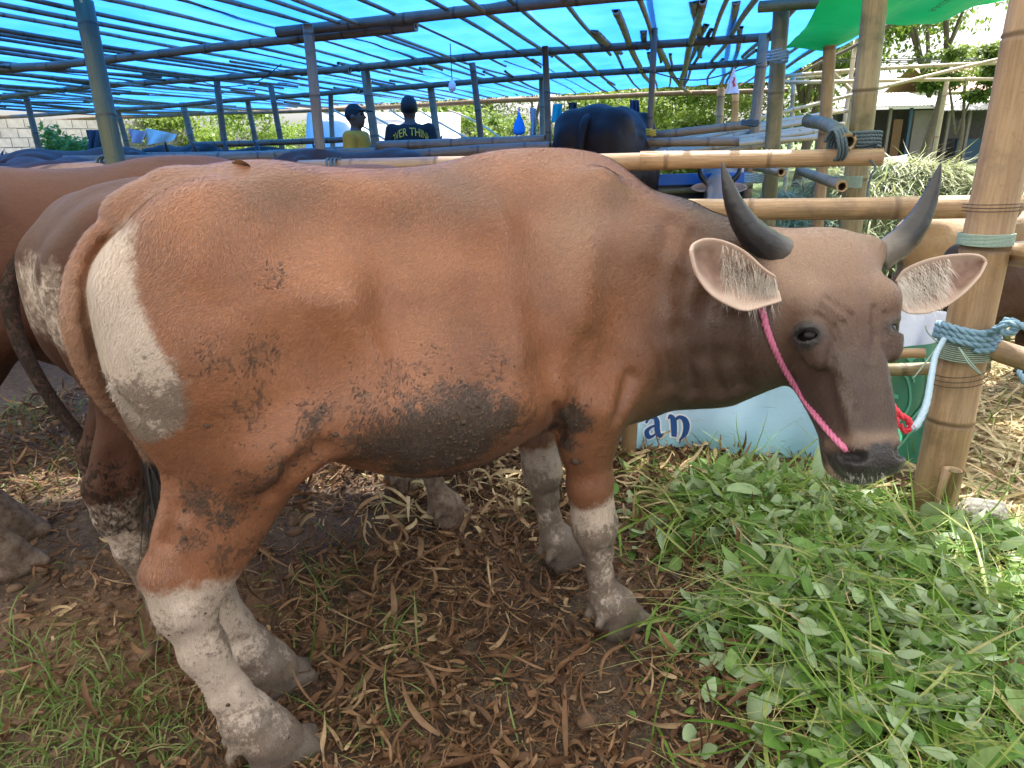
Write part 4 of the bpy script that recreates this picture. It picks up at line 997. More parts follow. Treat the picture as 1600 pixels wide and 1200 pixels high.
# trodden grass
CL = [(G(120, 1090)[:2], .19, .7), (G(20, 1150)[:2], .15, 1.), (G(250, 1165)[:2], .12, .6), (G(130, 1190)[:2], .14, 1.), (G(60, 1010)[:2], .10, .4), (G(510, 930)[:2], .09, .7), (G(620, 1000)[:2], .10, .55), (G(560, 860)[:2], .08, .4), (G(470, 1040)[:2], .08, .5), (G(640, 1120)[:2], .08, .35), (G(830, 800)[:2], .10, .5), (G(120, 740)[:2], .2, .25), (G(200, 700)[:2], .15, .4), (G(30, 640)[:2], .3, .6), (G(560, 1160)[:2], .10, .4), (G(760, 1060)[:2], .06, .3)]
def w_grass(x, y): return sum(a * np.exp(-((x - c[0]) ** 2 + (y - c[1]) ** 2) / s ** 2) for c, s, a in CL) + .012
x, y = scatter(42000, -2.6, 1.0, .55, 3.4, lambda x, y: w_grass(x, y) * hoofs(x, y) * (1 - fodder_w(x, y))); N = len(x)
V, F, A = ribbons(on_ground(x, y, -.003), rng.uniform(0, 6.28, N), rng.gamma(3, .022, N) + .02, rng.uniform(.0012, .0034, N), 5, rng.uniform(.2, 1.3, N), rng.normal(-1.2, .6, N), rng.normal(0, .6, N), rng.normal(0, .4, N), rng.normal(0, .6, N), 0, 'blade')
mobj('grass', V, F, M_grass, None, A, kind='stuff')
# fodder heap
fod = thing('fodder_heap', 'heap of freshly cut green grass and broad leaves under the cow head', 'fodder', (1.0, 1.5, 0))
wf = lambda x, y: fodder_w(x, y) * .93 + .10 * np.exp(-((dist_poly(x, y, FODDER) - .05) / .16) ** 2)
box = (.25, 2.15, .62, 2.6); rs_ = []
x, y = scatter(5000, *box, wf); N = len(x); h = fodder_w(x, y)
rs_.append(ribbons(on_ground(x, y, rng.uniform(.0, .07, N) * h + .004), rng.uniform(0, 6.28, N), rng.uniform(.10, .34, N), rng.uniform(.0022, .0065, N), 6, rng.normal(.15, .25, N), rng.normal(-.35, .5, N), rng.normal(0, .5, N), rng.normal(0, .6, N), rng.normal(0, .8, N), .35, 'blade', True))
x, y = scatter(5200, *box, wf); N = len(x); h = fodder_w(x, y)
rs_.append(ribbons(on_ground(x, y, rng.uniform(.01, .085, N) * h), rng.uniform(0, 6.28, N), rng.uniform(.12, .42, N), rng.uniform(.0008, .0018, N), 7, rng.normal(.1, .18, N), rng.normal(-.25, .4, N), rng.normal(0, .7, N), 0, 0, 0, 'stem'))
V, F, A = cat_r(rs_); mobj('cut_grass', V, F, M_fodder, fod, A, kind='stuff')
x, y = scatter(12000, *box, lambda x, y: wf(x, y) * (.25 + .75 * sstep(.30, .6, fbm(x * 5, y * 5, 3.3) + .12))); N = len(x); h = fodder_w(x, y)
V, F, A = ribbons(on_ground(x, y, rng.uniform(.0, .075, N) * h + .008), rng.uniform(0, 6.28, N), rng.gamma(6, .0088, N) + .015, rng.gamma(6, .0021, N) + .003, 6, rng.normal(.1, .5, N), rng.normal(-.4, .5, N), rng.normal(0, .4, N), rng.normal(0, .8, N) + (rng.random(N) < .42) * math.pi, rng.normal(0, .3, N), rng.uniform(.05, .4, N), 'leaf', True)
mobj('small_leaves', V, F, M_leaf, fod, A, kind='stuff')
# the broad leaves, one by one: a few shapes shared by all
x, y = scatter(1500, *box, lambda x, y: wf(x, y) * (.35 + .65 * sstep(1.1, 1.6, x))); N = len(x)
V, F, A = ribbons(on_ground(x, y, rng.uniform(.02, .08, N) * fodder_w(x, y)), rng.uniform(0, 6.28, N), rng.uniform(.05, .22, N), rng.uniform(.001, .003, N), 4, rng.normal(.05, .15, N), rng.normal(-.2, .4, N), rng.normal(0, .6, N), 0, rng.normal(0, .8, N), .3, 'husk', True); mobj('straw_bits', V, F, M_straw, fod, A, kind='stuff')
shapes = []
for i in range(6):
    K = 9; V, F, A = ribbons(np.zeros((1, 3)), 0, .115, .036 if i < 4 else .046, K, -.05 + .12 * i, -.3 - .15 * i, .25 * (i - 3), .2 * (i % 3 - 1), .35 * (i % 3 - 1), .18 + .05 * i, 'leaf', True)
    V = V + np.array([0, 0, 1]) * (.003 * np.sin(V[:, :1] * 160 + i)) * np.abs(A['across'])[:, None]
    sv, sf, sa = ribbons(np.zeros((1, 3)), math.pi, .05, .0013, 2, .15, -.3, .4, 0, 0, 0, 'stem', True)
    V2, F2, A2 = cat_r([(V, F, A), (sv, sf, sa)])
    A2['rnd'][:] = (i * .37) % 1; me = make_mesh('leaf', V2, F2, A2); me.materials.append(M_leaf); shapes.append(me)
cnt = 0
px_lv = [(1265, 810), (1185, 905), (1210, 965), (1125, 935), (1260, 740), (1380, 1010), (1330, 920), (1240, 990), (1400, 1050), (1560, 990), (1200, 1165), (1330, 1165), (1230, 1130), (1440, 860), (1175, 745), (1540, 920), (1240, 1010), (1470, 1110), (1120, 960), (1360, 720)]
pts = [(*G(a, b)[:2], 1.02) for a, b in px_lv]
x, y = scatter(900, *box, lambda x, y: wf(x, y) * .9)
pts += [(a, b, rng.uniform(.42, .85)) for a, b in zip(x, y)]
for a, b, sc_ in pts[:250]:
    o = bpy.data.objects.new('leaf', shapes[int(rng.integers(0, 6))]); link(o); o.parent = fod
    o.location = (a - 1.0, b - 1.5, float(ground_z(a, b)) + rng.uniform(.02, .07) * float(fodder_w(a, b)) + .006)
    flip = math.pi if rng.random() < .42 else 0
    o.rotation_euler = (rng.normal(0, .5) + flip, rng.normal(-.1, .45), rng.uniform(0, 6.28)); o.scale = (sc_,) * 3
# sunlit straw beyond the post
x, y = scatter(17000, 1.1, 4.2, 1.3, 4.6, lambda x, y: straw_w(x, y) * sstep(5.2, 2.5, y)); N = len(x)
V, F, A = ribbons(on_ground(x, y, rng.uniform(.002, .03, N)), rng.uniform(0, 6.28, N), rng.uniform(.06, .30, N), rng.uniform(.0015, .008, N), 5, rng.normal(.05, .15, N), rng.normal(-.2, .5, N), rng.normal(0, .5, N), rng.normal(0, .5, N), rng.normal(0, .8, N), .3, 'husk', True)
mobj('straw', V, F, M_straw, None, A, kind='stuff')
x, y = scatter(30000, .9, 9.0, 1.5, 12, lambda x, y: (straw_w(x, y) * .35 + .9 * sstep(3.2, 4.2, y)) * sstep(14, 4, y) * sstep(.5, 1.1, x)); N = len(x)
V, F, A = ribbons(on_ground(x, y, -.01), rng.uniform(0, 6.28, N), rng.uniform(.08, .26, N), rng.uniform(.003, .007, N), 3, rng.uniform(.5, 1.4, N), rng.normal(-.8, .4, N), 0, 0, 0, 0, 'blade')
mobj('field_grass', V, F, M_grass, None, A, kind='stuff')
# clods of trodden soil
_bm = bmesh.new(); bmesh.ops.create_icosphere(_bm, subdivisions=1, radius=1); _bv = np.array([q.co[:] for q in _bm.verts]); _bf = np.array([[q.index for q in f.verts] for f in _bm.faces]); _bm.free()
x, y = scatter(16000, -2.4, 1.2, .65, 3.0, lambda x, y: (.95 * np.exp(-(((x + 1.05) / .42) ** 2 + ((y - 1.60) / .36) ** 2)) + .10 + .35 * np.exp(-(((x - .5) / .16) ** 2 + ((y - 1.85) / .14) ** 2))) * (1 - fodder_w(x, y)) * (1 - straw_w(x, y)) * hoofs(x, y)); N = len(x)
r = rng.gamma(1.6, .0036, N) + .0015; dv = 1 + .7 * (rng.random((N, len(_bv), 1)) - .5)
Vc = _bv[None] * dv * r[:, None, None] * np.stack([np.ones(N), rng.uniform(.7, 1.2, N), rng.uniform(.5, .8, N)], 1)[:, None] + on_ground(x, y, r * .15)[:, None]
M_clod = simple('clod', (.115, .068, .040), .95, .5, 30, .6)
mobj('soil_clods', Vc.reshape(-1, 3), (_bf[None] + (np.arange(N) * len(_bv))[:, None, None]).reshape(-1, 3), M_clod, None, kind='stuff', smooth=False)
# two single dry leaves
def one_leaf(label, base, yaw, L, W, pitch, curl, roll):
    V, F, A = ribbons(np.array([base]), yaw, L, W, 8, pitch, curl, .2, roll, .4, .35, 'leaf', True); A['rnd'][:] = .3; o = mobj('dry_leaf', V, F, M_dry, None, A); tag(o, label, 'dry leaf')
q = G(498, 1022); one_leaf('upright pointed brown dry leaf standing in the litter between the cow legs', q + [0, 0, ground_z(q[0], q[1]) - .005], 1.2, .105, .016, 1.15, .1, .6)
q = to_world(cow_hit(392, 262)); one_leaf('small curled dry leaf lying on the back of the orange cow', q + [0, 0, .004], 2.6, .05, .008, .2, -.5, .4)
# rock beside the post
bm = bmesh.new(); bmesh.ops.create_icosphere(bm, subdivisions=5, radius=1)
rv = np.array([v.co[:] for v in bm.verts]); rf = [[v.index for v in f.verts] for f in bm.faces]; bm.free()
rd = 1 + .5 * (fbm(rv[:, 0] * 1.6 + 5, rv[:, 1] * 1.6, rv[:, 2] * 1.6) - .5) + .22 * (fbm(rv[:, 0] * 6, rv[:, 1] * 6, rv[:, 2] * 6 + 3) - .5)
rc = G(1527, 832)
M_rock = simple('rock', (.17, .16, .145), .85, .5, 35, .8)
mobj('rock', rv * rd[:, None] * [.078, .06, .056] + rc + [0, 0, .062], rf, M_rock, None, label='rough grey lump of rock at the foot of the thick post', cat='rock')
# ------------------------------------------------------------------ the other cattle
M_coat_grey = coat_material('coat_grey', (.055, .030, .020), (.034, .021, .016), .25)
M_coat_black = coat_material('coat_black', (.011, .006, .0045), (.006, .004, .0035), 0.0)
M_coat_fawn = coat_material('coat_fawn', (.36, .23, .13), (.17, .11, .07), .4)
M_coat_pale = coat_material('coat_pale_grey', (.42, .40, .38), (.30, .29, .28), 0.0)
M_coat_red = coat_material('coat_reddish', (.16, .07, .045), (.08, .045, .035), 0.0)
def build_plain_cow(label, loc, ang, mat, sc=1.0, group=None):
    s = make_field(False)
    leg_set(s, (-.165, 0.0), (.165, .045), (-.115, -.01), (.115, .035))
    for q in (-1, 1):
        s.ell((-.80, q * .16, 1.115), (.10, .07, .06), .08); s.ell((-.05, q * .135, 1.00), (.085, .075, .19), .08)
        s.cone((-.64, q * .20, .80), (-.80, q * .19, .745), .045, .05, .09); s.cone((-.96, q * .11, 1.04), (-.935, q * .11, .84), .055, .055, .06)
    s.cone((-1.06, 0, 1.06), (-1.04, 0, .72), .02, .03, .04, cut=True)
    s.chain([(.05, 0, .90), (.22, 0, .93), (.38, 0, .96), (.50, 0, .98)], [.27, .22, .165, .13], .06, (0, 1, 0), [.6, .62, .68, .85])
    zz = np.array([.62, 0, -.78]); zz /= np.linalg.norm(zz); yy = np.array([.78, 0, .62]); yy /= np.linalg.norm(yy)
    R = np.stack([np.cross(yy, zz), yy, zz]); o = np.array([.52, 0, 1.09])
    add_head(s, o, R, 1.0, False); V, F = s.mesh(); u, v, z = V.T; N = len(V); A = coat_attrs(V, .03)
    hz = (V - o) @ zz
    A.update(dark=np.clip(.75 * sstep(0, .2, u), 0, 1), pale=.4 * sstep(.3, .0, hz) * (u > .42), nose=sstep(.42, .44, hz) * (u > .5), mud=.9 * sstep(.64, .57, z) * (np.abs(v) < .2) * (z > .5) * (u > -.7) + .5 * sstep(.75, .5, z) * (z > .4), dirt=.55 + .5 * sstep(.4, .1, z) + 0 * u, fold=sstep(.1, .3, u) * .5)
    root = cow_root('cow', label, loc, ang, sc, group)
    cobj('body', V, F, mat, root, A)
    for q in (-1, 1):
        H = lambda x, y, z_: o + R[0] * x * q + R[1] * y + R[2] * z_
        V_, F_, al = horn_vf([H(.075, -.04, .03), H(.13, -.03, .0), H(.18, .0, -.05), H(.19, .03, -.13), H(.17, .05, -.19)], [.032, .033, .026, .016, .002]); cobj('horn', V_, F_, M_horn, root, dict(along=al))
        ev = []; ei = []
        for i in range(9):
            a = i / 8; w = .052 * math.sin(math.pi * min(1, .12 + a * .88)) ** .7
            for j in range(7):
                b = -1 + 2 * j / 6; ev.append(H(.08 + .19 * a, -.06 - .035 * (1 - b * b) + .03 * a, .06 + .02 * a + b * w)); ei.append(1 - abs(b))
        e = cobj('ear', ev, [(i * 7 + j, i * 7 + j + 1, (i + 1) * 7 + j + 1, (i + 1) * 7 + j) for i in range(8) for j in range(6)], M_ear, root, dict(inner=np.array(ei)))
        md = e.modifiers.new('thick', 'SOLIDIFY'); md.thickness = .008
        ebm = bmesh.new(); bmesh.ops.create_uvsphere(ebm, u_segments=12, v_segments=8, radius=.022); me = bpy.data.meshes.new('eye'); ebm.to_mesh(me); ebm.free(); me.materials.append(M_eye)
        eo = bpy.data.objects.new('eye', me); link(eo); eo.parent = root; eo.location = H(.088, -.005, .165).tolist()
    tp = catmull([(-.90, 0, 1.15), (-1.01, 0, 1.10), (-1.065, 0, .98), (-1.07, 0, .80), (-1.05, 0, .62)], 5); m = len(tp)
    tv, tf = tube_vf(tp, np.interp(np.linspace(0, 1, m), [0, .3, 1], [.036, .026, .013]), 10); al = np.repeat(np.linspace(0, 1, m), 10)
    tl = cobj('tail', tv, tf, mat, root, dict(white=0 * al, dark=.5 * al, pale=0 * al, nose=0 * al, mud=.5 * al, dirt=.5 + 0 * al, fold=0 * al))
    k = 120; hv, hf = hair_vf(tp[-1] + rng.normal(0, .007, (k, 3)), np.tile([.02, .0, -1.0], (k, 1)) + rng.normal(0, .1, (k, 3)), rng.uniform(.12, .30, k), .0022)
    sw = cobj('tail_switch', hv, hf, M_black_hair, None); sw.parent = tl
    return root
G_BG = 'cattle standing in the shed'
cowp = build_plain_cow('brown cow squeezed behind the orange cow, its dirty pale rump and black tail tuft showing', (-.345, 2.215, 0), math.radians(44), M_coat_dark, .97)
def more(label, loc, ang, mat, sc, group=None, keep_tail=True):
    c = copy_tree(cowp); c['label'] = label; c.location = loc; c.rotation_euler = (0, 0, ang); c.scale = (sc,) * 3
    if group: c['group'] = group
    for o in [c] + list(c.children_recursive):
        if o.type == 'MESH' and o.material_slots and o.material_slots[0].material == M_coat_dark:
            o.material_slots[0].link = 'OBJECT'; o.material_slots[0].material = mat
    return c
more('red brown cow cut by the left picture edge behind the dirty rumped cow', (-1.02, 2.56, 0), math.radians(42), M_coat_dark, 1.0)
more('dark cow almost hidden behind the red brown cow, one foreleg showing in the dark', (-1.75, 3.2, 0), math.radians(40), M_coat_grey, .98)
more('black bull seen from behind with its back humped above the rails', (1.06, 6.35, 0), math.radians(66), M_coat_black, 1.22)
hp = P(1120, 282, 5.6); more('small grey cow facing the camera, horns showing between the posts', (hp[0] + .20, hp[1] + .58, 0), math.radians(-108), M_coat_pale, .84)
hp = P(1205, 375, 2.9); more('fawn young cow behind the horns, only one ear rising over the rail', (hp[0] - .50, hp[1], 0), math.radians(3), M_coat_fawn, .80)
hp = P(1530, 380, 3.2); more('dark grey young cow low behind the thick post', (hp[0] + .5, hp[1] + .1, 0), math.radians(12), M_coat_grey, .62)
hp = P(1500, 360, 3.9); more('fawn calf behind the dark grey young cow', (hp[0] + .5, hp[1] + .25, 0), math.radians(-8), M_coat_fawn, .64)
for (px, t, ang, m, sc, lab) in [(20, 5.0, 150, M_coat_grey, 1.0, 'dark cow in the shed nearest the left wall of the picture'), (95, 6.6, 170, M_coat_red, 1.02, 'reddish cow lying back in front of the block wall'),
                                 (205, 5.9, 60, M_coat_grey, 1.05, 'dark cow behind the leaning green post'), (330, 7.6, -30, M_coat_black, 1.07, 'black horned cow under the hanging laundry'),
                                 (430, 8.2, 20, M_coat_black, 1.03, 'black cow between the thin shed posts'), (455, 4.9, 200, M_coat_grey, 1.0, 'grey cow low behind the near rail'), (725, 7.4, 100, M_coat_black, 1.06, 'black cow rump beside the man in the printed shirt'),
                                 (120, 4.3, 12, M_coat_grey, .98, 'grey cow under the short rail by the green post')]:
    q = P(px, 240, t); more(lab, (q[0], q[1], 0), math.radians(ang), m, sc, G_BG)

for c_ in [o for o in scene.objects if o.type == 'EMPTY']:                       # heads bent low behind the others: no horn reaches above the backs
    if c_.get('category') == 'cow' and any(k in c_['label'] for k in ('squeezed', 'left picture edge', 'almost hidden', 'low behind the near', 'short rail', 'black bull')):
        for h_ in [h for h in c_.children if h.name.startswith('horn')]: bpy.data.objects.remove(h_)
for t_ in [t for t in cowp.children if t.name.startswith('tail')]:
    for q_ in list(t_.children): bpy.data.objects.remove(q_)
    bpy.data.objects.remove(t_)
_c, _s = math.cos(cowp.rotation_euler[2]), math.sin(cowp.rotation_euler[2])
def to_cowp(p): d = (np.asarray(p) - np.array(cowp.location)) / cowp.scale[0]; return np.array([_c * d[0] + _s * d[1], -_s * d[0] + _c * d[1], d[2]])
tp = catmull([to_cowp(P(*q)) for q in [(190, 322, 2.05), (150, 345, 1.95), (95, 362, 1.86), (45, 395, 1.82), (16, 445, 1.80), (22, 510, 1.80), (48, 570, 1.80), (85, 630, 1.82), (125, 680, 1.84), (150, 715, 1.85)]], 5); m = len(tp)
tv, tf = tube_vf(tp, np.interp(np.linspace(0, 1, m), [0, .3, 1], [.030, .024, .014]), 10); al = np.repeat(np.linspace(0, 1, m), 10)
tl = cobj('tail', tv, tf, M_coat_dark, cowp, dict(white=0 * al, dark=.5 + .4 * al, pale=0 * al, nose=0 * al, mud=.55 + 0 * al, dirt=.5 + 0 * al, fold=0 * al))
k = 260; e_ = to_cowp(P(178, 850, 1.90)) - tp[-1]; e_ /= np.linalg.norm(e_)
hv, hf = hair_vf(tp[-2] + rng.normal(0, .008, (k, 3)), np.tile(e_, (k, 1)) + rng.normal(0, .10, (k, 3)), rng.uniform(.12, .27, k), .0026)
sw = cobj('tail_switch', hv, hf, M_black_hair, None); sw.parent = tl

# ------------------------------------------------------------------ two men
M_skin = simple('skin', (.10, .052, .032), .5, .2, 30)
M_yellow = simple('yellow_cloth', (.62, .24, .010), .8, .2, 30, .4)
M_blackcloth = simple('black_cloth', (.012, .013, .014), .85, .3, 30, .4)
M_jeans = simple('dark_trousers', (.03, .035, .05), .8, .3, 40, .4)
M_hairm = simple('hair', (.008, .007, .007), .6, .3, 90, .6)
M_print = simple('yellow_print', (.75, .55, .05), .7, .1)
def man(label, head_px, t, facing, cloth, cap, height=1.66, armfwd=0.0):
    q = P(*head_px, t); root = thing('person', label, 'person', (q[0], q[1], 0)); root.rotation_euler = (0, 0, facing); root.scale = (height / 1.70,) * 3
    def body(skin):
        s = SDF((-.35, -.42, -.02), (.42, .42, 1.76), .011); f = .012 if skin == 'shirt' else .010 if skin == 'legs' else 0
        if skin in ('body', 'shirt'):
            s.ell((0, 0, 1.24), (.115 + f, .165 + f, .22), .05); s.ell((0, 0, 1.04), (.105 + f, .145 + f, .16), .06); s.ell((-.01, 0, 1.38), (.085 + f, .185 + f, .07), .05)
            for g in (-1, 1):
                sh = (-.01, g * .19, 1.39); el = (-.03 + armfwd * .12, g * .245, 1.10); wr = (.06 + armfwd * .28, g * .23, .87 + armfwd * .2)
                s.cone(sh, (sh[0] * .4 + el[0] * .6, g * .225, 1.21) if skin == 'shirt' else el, .055 + f, .045 + f * 1.6, .04)
                if skin == 'body':
                    s.cone(el, wr, .040, .028, .03); w = np.array(wr); d = np.array([.02, 0, -1.]); s.cone(w, w + d * .07, .028, .032, .02, (0, 1, 0), .6)
                    for i in range(4): s.cone(w + d * .07 + [(i - 1.5) * .017, 0, 0], w + d * (.155 - .01 * abs(i - 1.3)) + [(i - 1.5) * .019 + .01, -g * .02, 0], .0095, .007, .005)
                    s.cone(w + d * .03 + [.02, 0, 0], w + d * .09 + [.05, -g * .01, 0], .011, .008, .008)
        if skin in ('body', 'legs'):
            s.ell((0, 0, .93), (.115 + f, .155 + f, .13), .05)
            for g in (-1, 1):
                s.chain([(0, g * .085, .90), (.01, g * .09, .50), (-.01, g * .09, .10)] if skin == 'body' else [(0, g * .085, .90), (.01, g * .09, .50), (-.01, g * .09, .13)], [.085 + f, .058 + f, .042 + f * 1.8], .03)
                if skin == 'body': s.cone((-.04, g * .09, .045), (.15, g * .10, .03), .042, .032, .03, (0, 1, 0), .9)
        if skin == 'body':
            s.cone((-.015, 0, 1.42), (.0, 0, 1.52), .058, .052, .03); s.ell((.005, 0, 1.60), (.095, .074, .108), .03); s.ell((.05, 0, 1.535), (.045, .048, .05), .03)
            s.cone((.09, 0, 1.61), (.112, 0, 1.58), .010, .015, .012); s.ell((.088, 0, 1.548), (.014, .024, .009), .01)
            for g in (-1, 1): s.ell((0, g * .077, 1.59), (.022, .012, .032), .01); s.ell((.088, g * .032, 1.615), (.010, .014, .009), .008, cut=True)
        return s.mesh()
    for nm, m in (('body', M_skin), ('shirt', cloth), ('legs', M_jeans)):
        V, F = body(nm); cobj({'body': 'body', 'shirt': 'shirt', 'legs': 'trousers'}[nm], V, F, m, root)
    s = SDF((-.16, -.13, 1.48), (.24, .13, 1.76), .009); s.ell((-.012, 0, 1.625), (.102, .083, .10), .02); s.ell((.12, 0, 1.545), (.08, .1, .09), .03, cut=True)
    if cap: s.cone((.06, 0, 1.655), (.155, 0, 1.645), .055, .05, .015, (0, 0, 1), .2)
    V, F = s.mesh(); cobj('cap' if cap else 'hair', V, F, M_blackcloth if cap else M_hairm, root)
    for g in (-1, 1):
        bm_ = bmesh.new(); bmesh.ops.create_uvsphere(bm_, u_segments=10, v_segments=6, radius=.012); me = bpy.data.meshes.new('eye'); bm_.to_mesh(me); bm_.free(); me.materials.append(M_eye)
        e = bpy.data.objects.new('eye', me); link(e); e.parent = root; e.location = (.080, g * .032, 1.615)
    return root
man('man in a mustard yellow shirt and dark cap standing in profile', (556, 190), 7.0, math.radians(-12), M_yellow, True, 1.63, .3)
m2 = man('man in a black shirt with yellow lettering seen from behind', (640, 182), 7.1, math.radians(96), M_blackcloth, False, 1.70)
def text_vf(txt, size):
    cu = bpy.data.curves.new('lettering', 'FONT'); cu.body = txt; cu.size = size; cu.align_x = 'CENTER'; cu.extrude = .0; cu.resolution_u = 3
    o = bpy.data.objects.new('lettering', cu); link(o); bpy.context.view_layer.update()
    me = bpy.data.meshes.new_from_object(o.evaluated_get(bpy.context.evaluated_depsgraph_get()))
    V = np.array([v.co[:] for v in me.vertices]); F = [list(p.vertices) for p in me.polygons]
    bpy.data.objects.remove(o); bpy.data.curves.remove(cu); bpy.data.meshes.remove(me); return V, F
V, F = text_vf('RAGUS', .16); M_dkgreen = simple('dark_green_print', (.004, .14, .03), .5, .1)
mobj('lettering', np.array([green_fn(.50 + .035 * (p[1] / .16), .30 + p[0] * .42) - np.array([0, 0, .006]) for p in V]), F, M_dkgreen, gs)
def on_back(V, zc):                 # wrap flat letters round the shirt's back
    a = V[:, 0] / .20; z = zc + V[:, 1]
    return np.stack([-.145 * np.cos(a) ** .8 - .005, -.20 * np.sin(a), z], 1)
for txt, size, zc in (('OVER THINK', .085, 1.335), ('I   HATE   G', .055, 1.235)):
    V, F = text_vf(txt, size); V = V * [1.0, 1.3, 1]; V[:, 1] -= .35 * V[:, 0] ** 2 * 4
    V = V[:]; cobj('lettering', on_back(np.clip(V, -.29, .29), zc), F, M_print, m2)

# ------------------------------------------------------------------ ropes and lashings
def rope_mat(name, ca, cb):
    n = NT(name); co = n.coord(); f = n.noise(co, 120, 5, .7); return n.done(n.bsdf(n.mix(f, ca, cb), .65, n.bump(n.noise(co, 400, 3), .6, .003)))
M_rope_blue = rope_mat('blue_rope', (.07, .17, .27), (.25, .40, .50)); M_rope_pale = rope_mat('pale_rope', (.22, .36, .46), (.45, .58, .66))
M_rope_pink = rope_mat('pink_cord', (.48, .07, .20), (.72, .28, .42)); M_rope_red = rope_mat('red_cord', (.50, .012, .03), (.70, .05, .08))
M_rope_dark = rope_mat('dark_rope', (.03, .055, .075), (.10, .16, .19)); M_twine = rope_mat('green_twine', (.15, .24, .20), (.36, .46, .40)); M_wire = rope_mat('rusty_wire', (.05, .03, .02), (.10, .06, .04))
def rope_vf(path, r, turns=None, n=6, strands=3):
    p = catmull(path, n); d = np.r_[0, np.cumsum(np.linalg.norm(np.diff(p, axis=0), axis=1))]; m = max(12, int(d[-1] / (r * 1.1)))
    q = np.stack([np.interp(np.linspace(0, d[-1], m), d, p[:, i]) for i in range(3)], 1); T = np.gradient(q, axis=0); T /= np.linalg.norm(T, axis=1)[:, None] + 1e-9
    x = frame_of(T[0])[0]; X = []
    for i in range(m): x = x - T[i] * (x @ T[i]); x /= np.linalg.norm(x); X.append(x)
    X = np.array(X); Y = np.cross(T, X); mb = MB(); ph = np.linspace(0, d[-1], m) / (r * 6.0) * 2 * math.pi
    for k in range(strands):
        a = ph + 2 * math.pi * k / strands; mb.add(*tube_vf(q + .5 * r * (np.cos(a)[:, None] * X + np.sin(a)[:, None] * Y), r * .56, 6))
    return mb
def rope(name, path, r, mat, label=None, parent=None, cat='rope', n=6):
    o = rope_vf(path, r, n=n).build(name, mat, parent)
    if parent is None: tag(o, label, cat)
    return o
def coil(c, axis, R_, r, turns, rise, n=18, ph=0.0, jit=.15):
    x, y, d = frame_of(axis); k = int(turns * n); out = []
    for i in range(k + 1):
        a = 2 * math.pi * i / n + ph; out.append(np.asarray(c) + (R_ + r * jit * math.sin(i * 1.3)) * (math.cos(a) * x + math.sin(a) * y) + d * (rise * (i / max(k, 1) - .5) + r * .8 * math.sin(i * .7)))
    return out
h = [q for q in cow_marks['halter'] if q is not None]; hw = [to_world(q) for q in h]
hw = [q + (CAM - q) / np.linalg.norm(CAM - q) * .006 for q in hw]
hw = [hw[0] + np.array([-.005, .05, .03])] + hw + [hw[-1] + np.array([.008, .03, -.006])]
rope('halter_cord', hw, .0075, M_rope_pink, 'pink braided halter cord running down the cheek into the nostril', cat='halter')
kn = [P(1388, 622, 1.455), P(1396, 640, 1.44), P(1388, 655, 1.445), P(1402, 662, 1.44), P(1392, 632, 1.45), P(1405, 648, 1.44), P(1418, 655, 1.445), P(1423, 668, 1.45), P(1412, 674, 1.455), P(1405, 664, 1.46)]
rope('nose_cord', kn, .0075, M_rope_red, 'knotted red cord hanging at the side of the muzzle', cat='rope')
mbk = rope_vf([P(1392, 680, 1.452), P(1400, 672, 1.45), P(1404, 690, 1.452)], .008); mbk.build('cord_end', simple('rope_scrap', (.05, .55, .25), .5)).update_tag()
tag(bpy.data.objects['cord_end'], 'short bright green cord end beside the red knot', 'cord'); bpy.data.objects['cord_end'].name = 'rope_scrap'
pA = P(1600, 0, 2.33 - .36) + np.array([.02, 0, .62]); pB = G(1452, 822, -.05); pd = (pB - pA) / np.linalg.norm(pB - pA)
def post_at(z): return pA + pd * ((pA[2] - z) / -pd[2])
def zpix(px, py): d = ray(px, py); return CAM[2] + d[2] * (post_at(.6)[1] / d[1])
zr_ = zpix(1505, 522); cpt = post_at(zr_)
lead = [P(1420, 662, 1.45), P(1428, 668, 1.46), P(1440, 650, 1.55), P(1449, 625, 1.68), P(1455, 590, 1.85), P(1462, 555, 2.02), P(1475, 530, 2.13)]
cl = coil(cpt, pd, .083, .010, 3.2, .055, ph=2.4)
lead_o = rope_vf(lead, .0085); lead_o = lead_o.build('lead_rope', M_rope_pale); tag(lead_o, 'pale blue lead rope rising from the red knot to the thick post', 'rope')
rope('rope_coil', cl, .0125, M_rope_blue, 'thick blue rope wound round the post below the ear', cat='rope', n=3)
rope('rope_tail', [P(1545, 520, 2.12), P(1562, 512, 2.08), P(1575, 500, 2.06), P(1590, 508, 2.05), P(1580, 520, 2.04), P(1562, 517, 2.05), P(1575, 505, 2.03), P(1605, 512, 2.0), P(1640, 530, 1.95)], .012, M_rope_blue, 'knotted end of the blue rope lying on the lower rail', cat='rope')
rope('rope_tail', [P(1592, 580, 2.02), P(1597, 590, 2.0), P(1606, 605, 2.0)], .008, M_rope_blue, 'frayed blue rope end under the lower rail', cat='rope')
def lashing(name, label, c, axis, R_, r, turns, rise, mat, extra=()):
    mb = MB(); mb.add(*tube_vf(catmull(coil(c, axis, R_, r, turns, rise), 2), r, 5))
    for e in extra: mb.add(*tube_vf(catmull(e, 4), r, 5))
    return mb.build(name, mat, None, label=label, cat='lashing')
lashing('twine_lashing', 'grey green twine wound in a band high on the thick post', post_at(zpix(1537, 375)), pd, .074, .0022, 12, .035, M_twine)
lashing('twine_lashing', 'loose green twine with hanging ends under the blue rope', post_at(zpix(1500, 545)), pd, .077, .0022, 9, .06, M_twine,
        [[P(1500, 545, 2.1), P(1520, 570, 2.08), P(1534, 585, 2.08)], [P(1498, 543, 2.1), P(1514, 568, 2.07), P(1531, 584, 2.07)], [P(1462, 545, 2.12), P(1440, 575, 2.1), P(1426, 592, 2.1)], [P(1470, 540, 2.12), P(1450, 520, 2.1), P(1446, 508, 2.1)]])
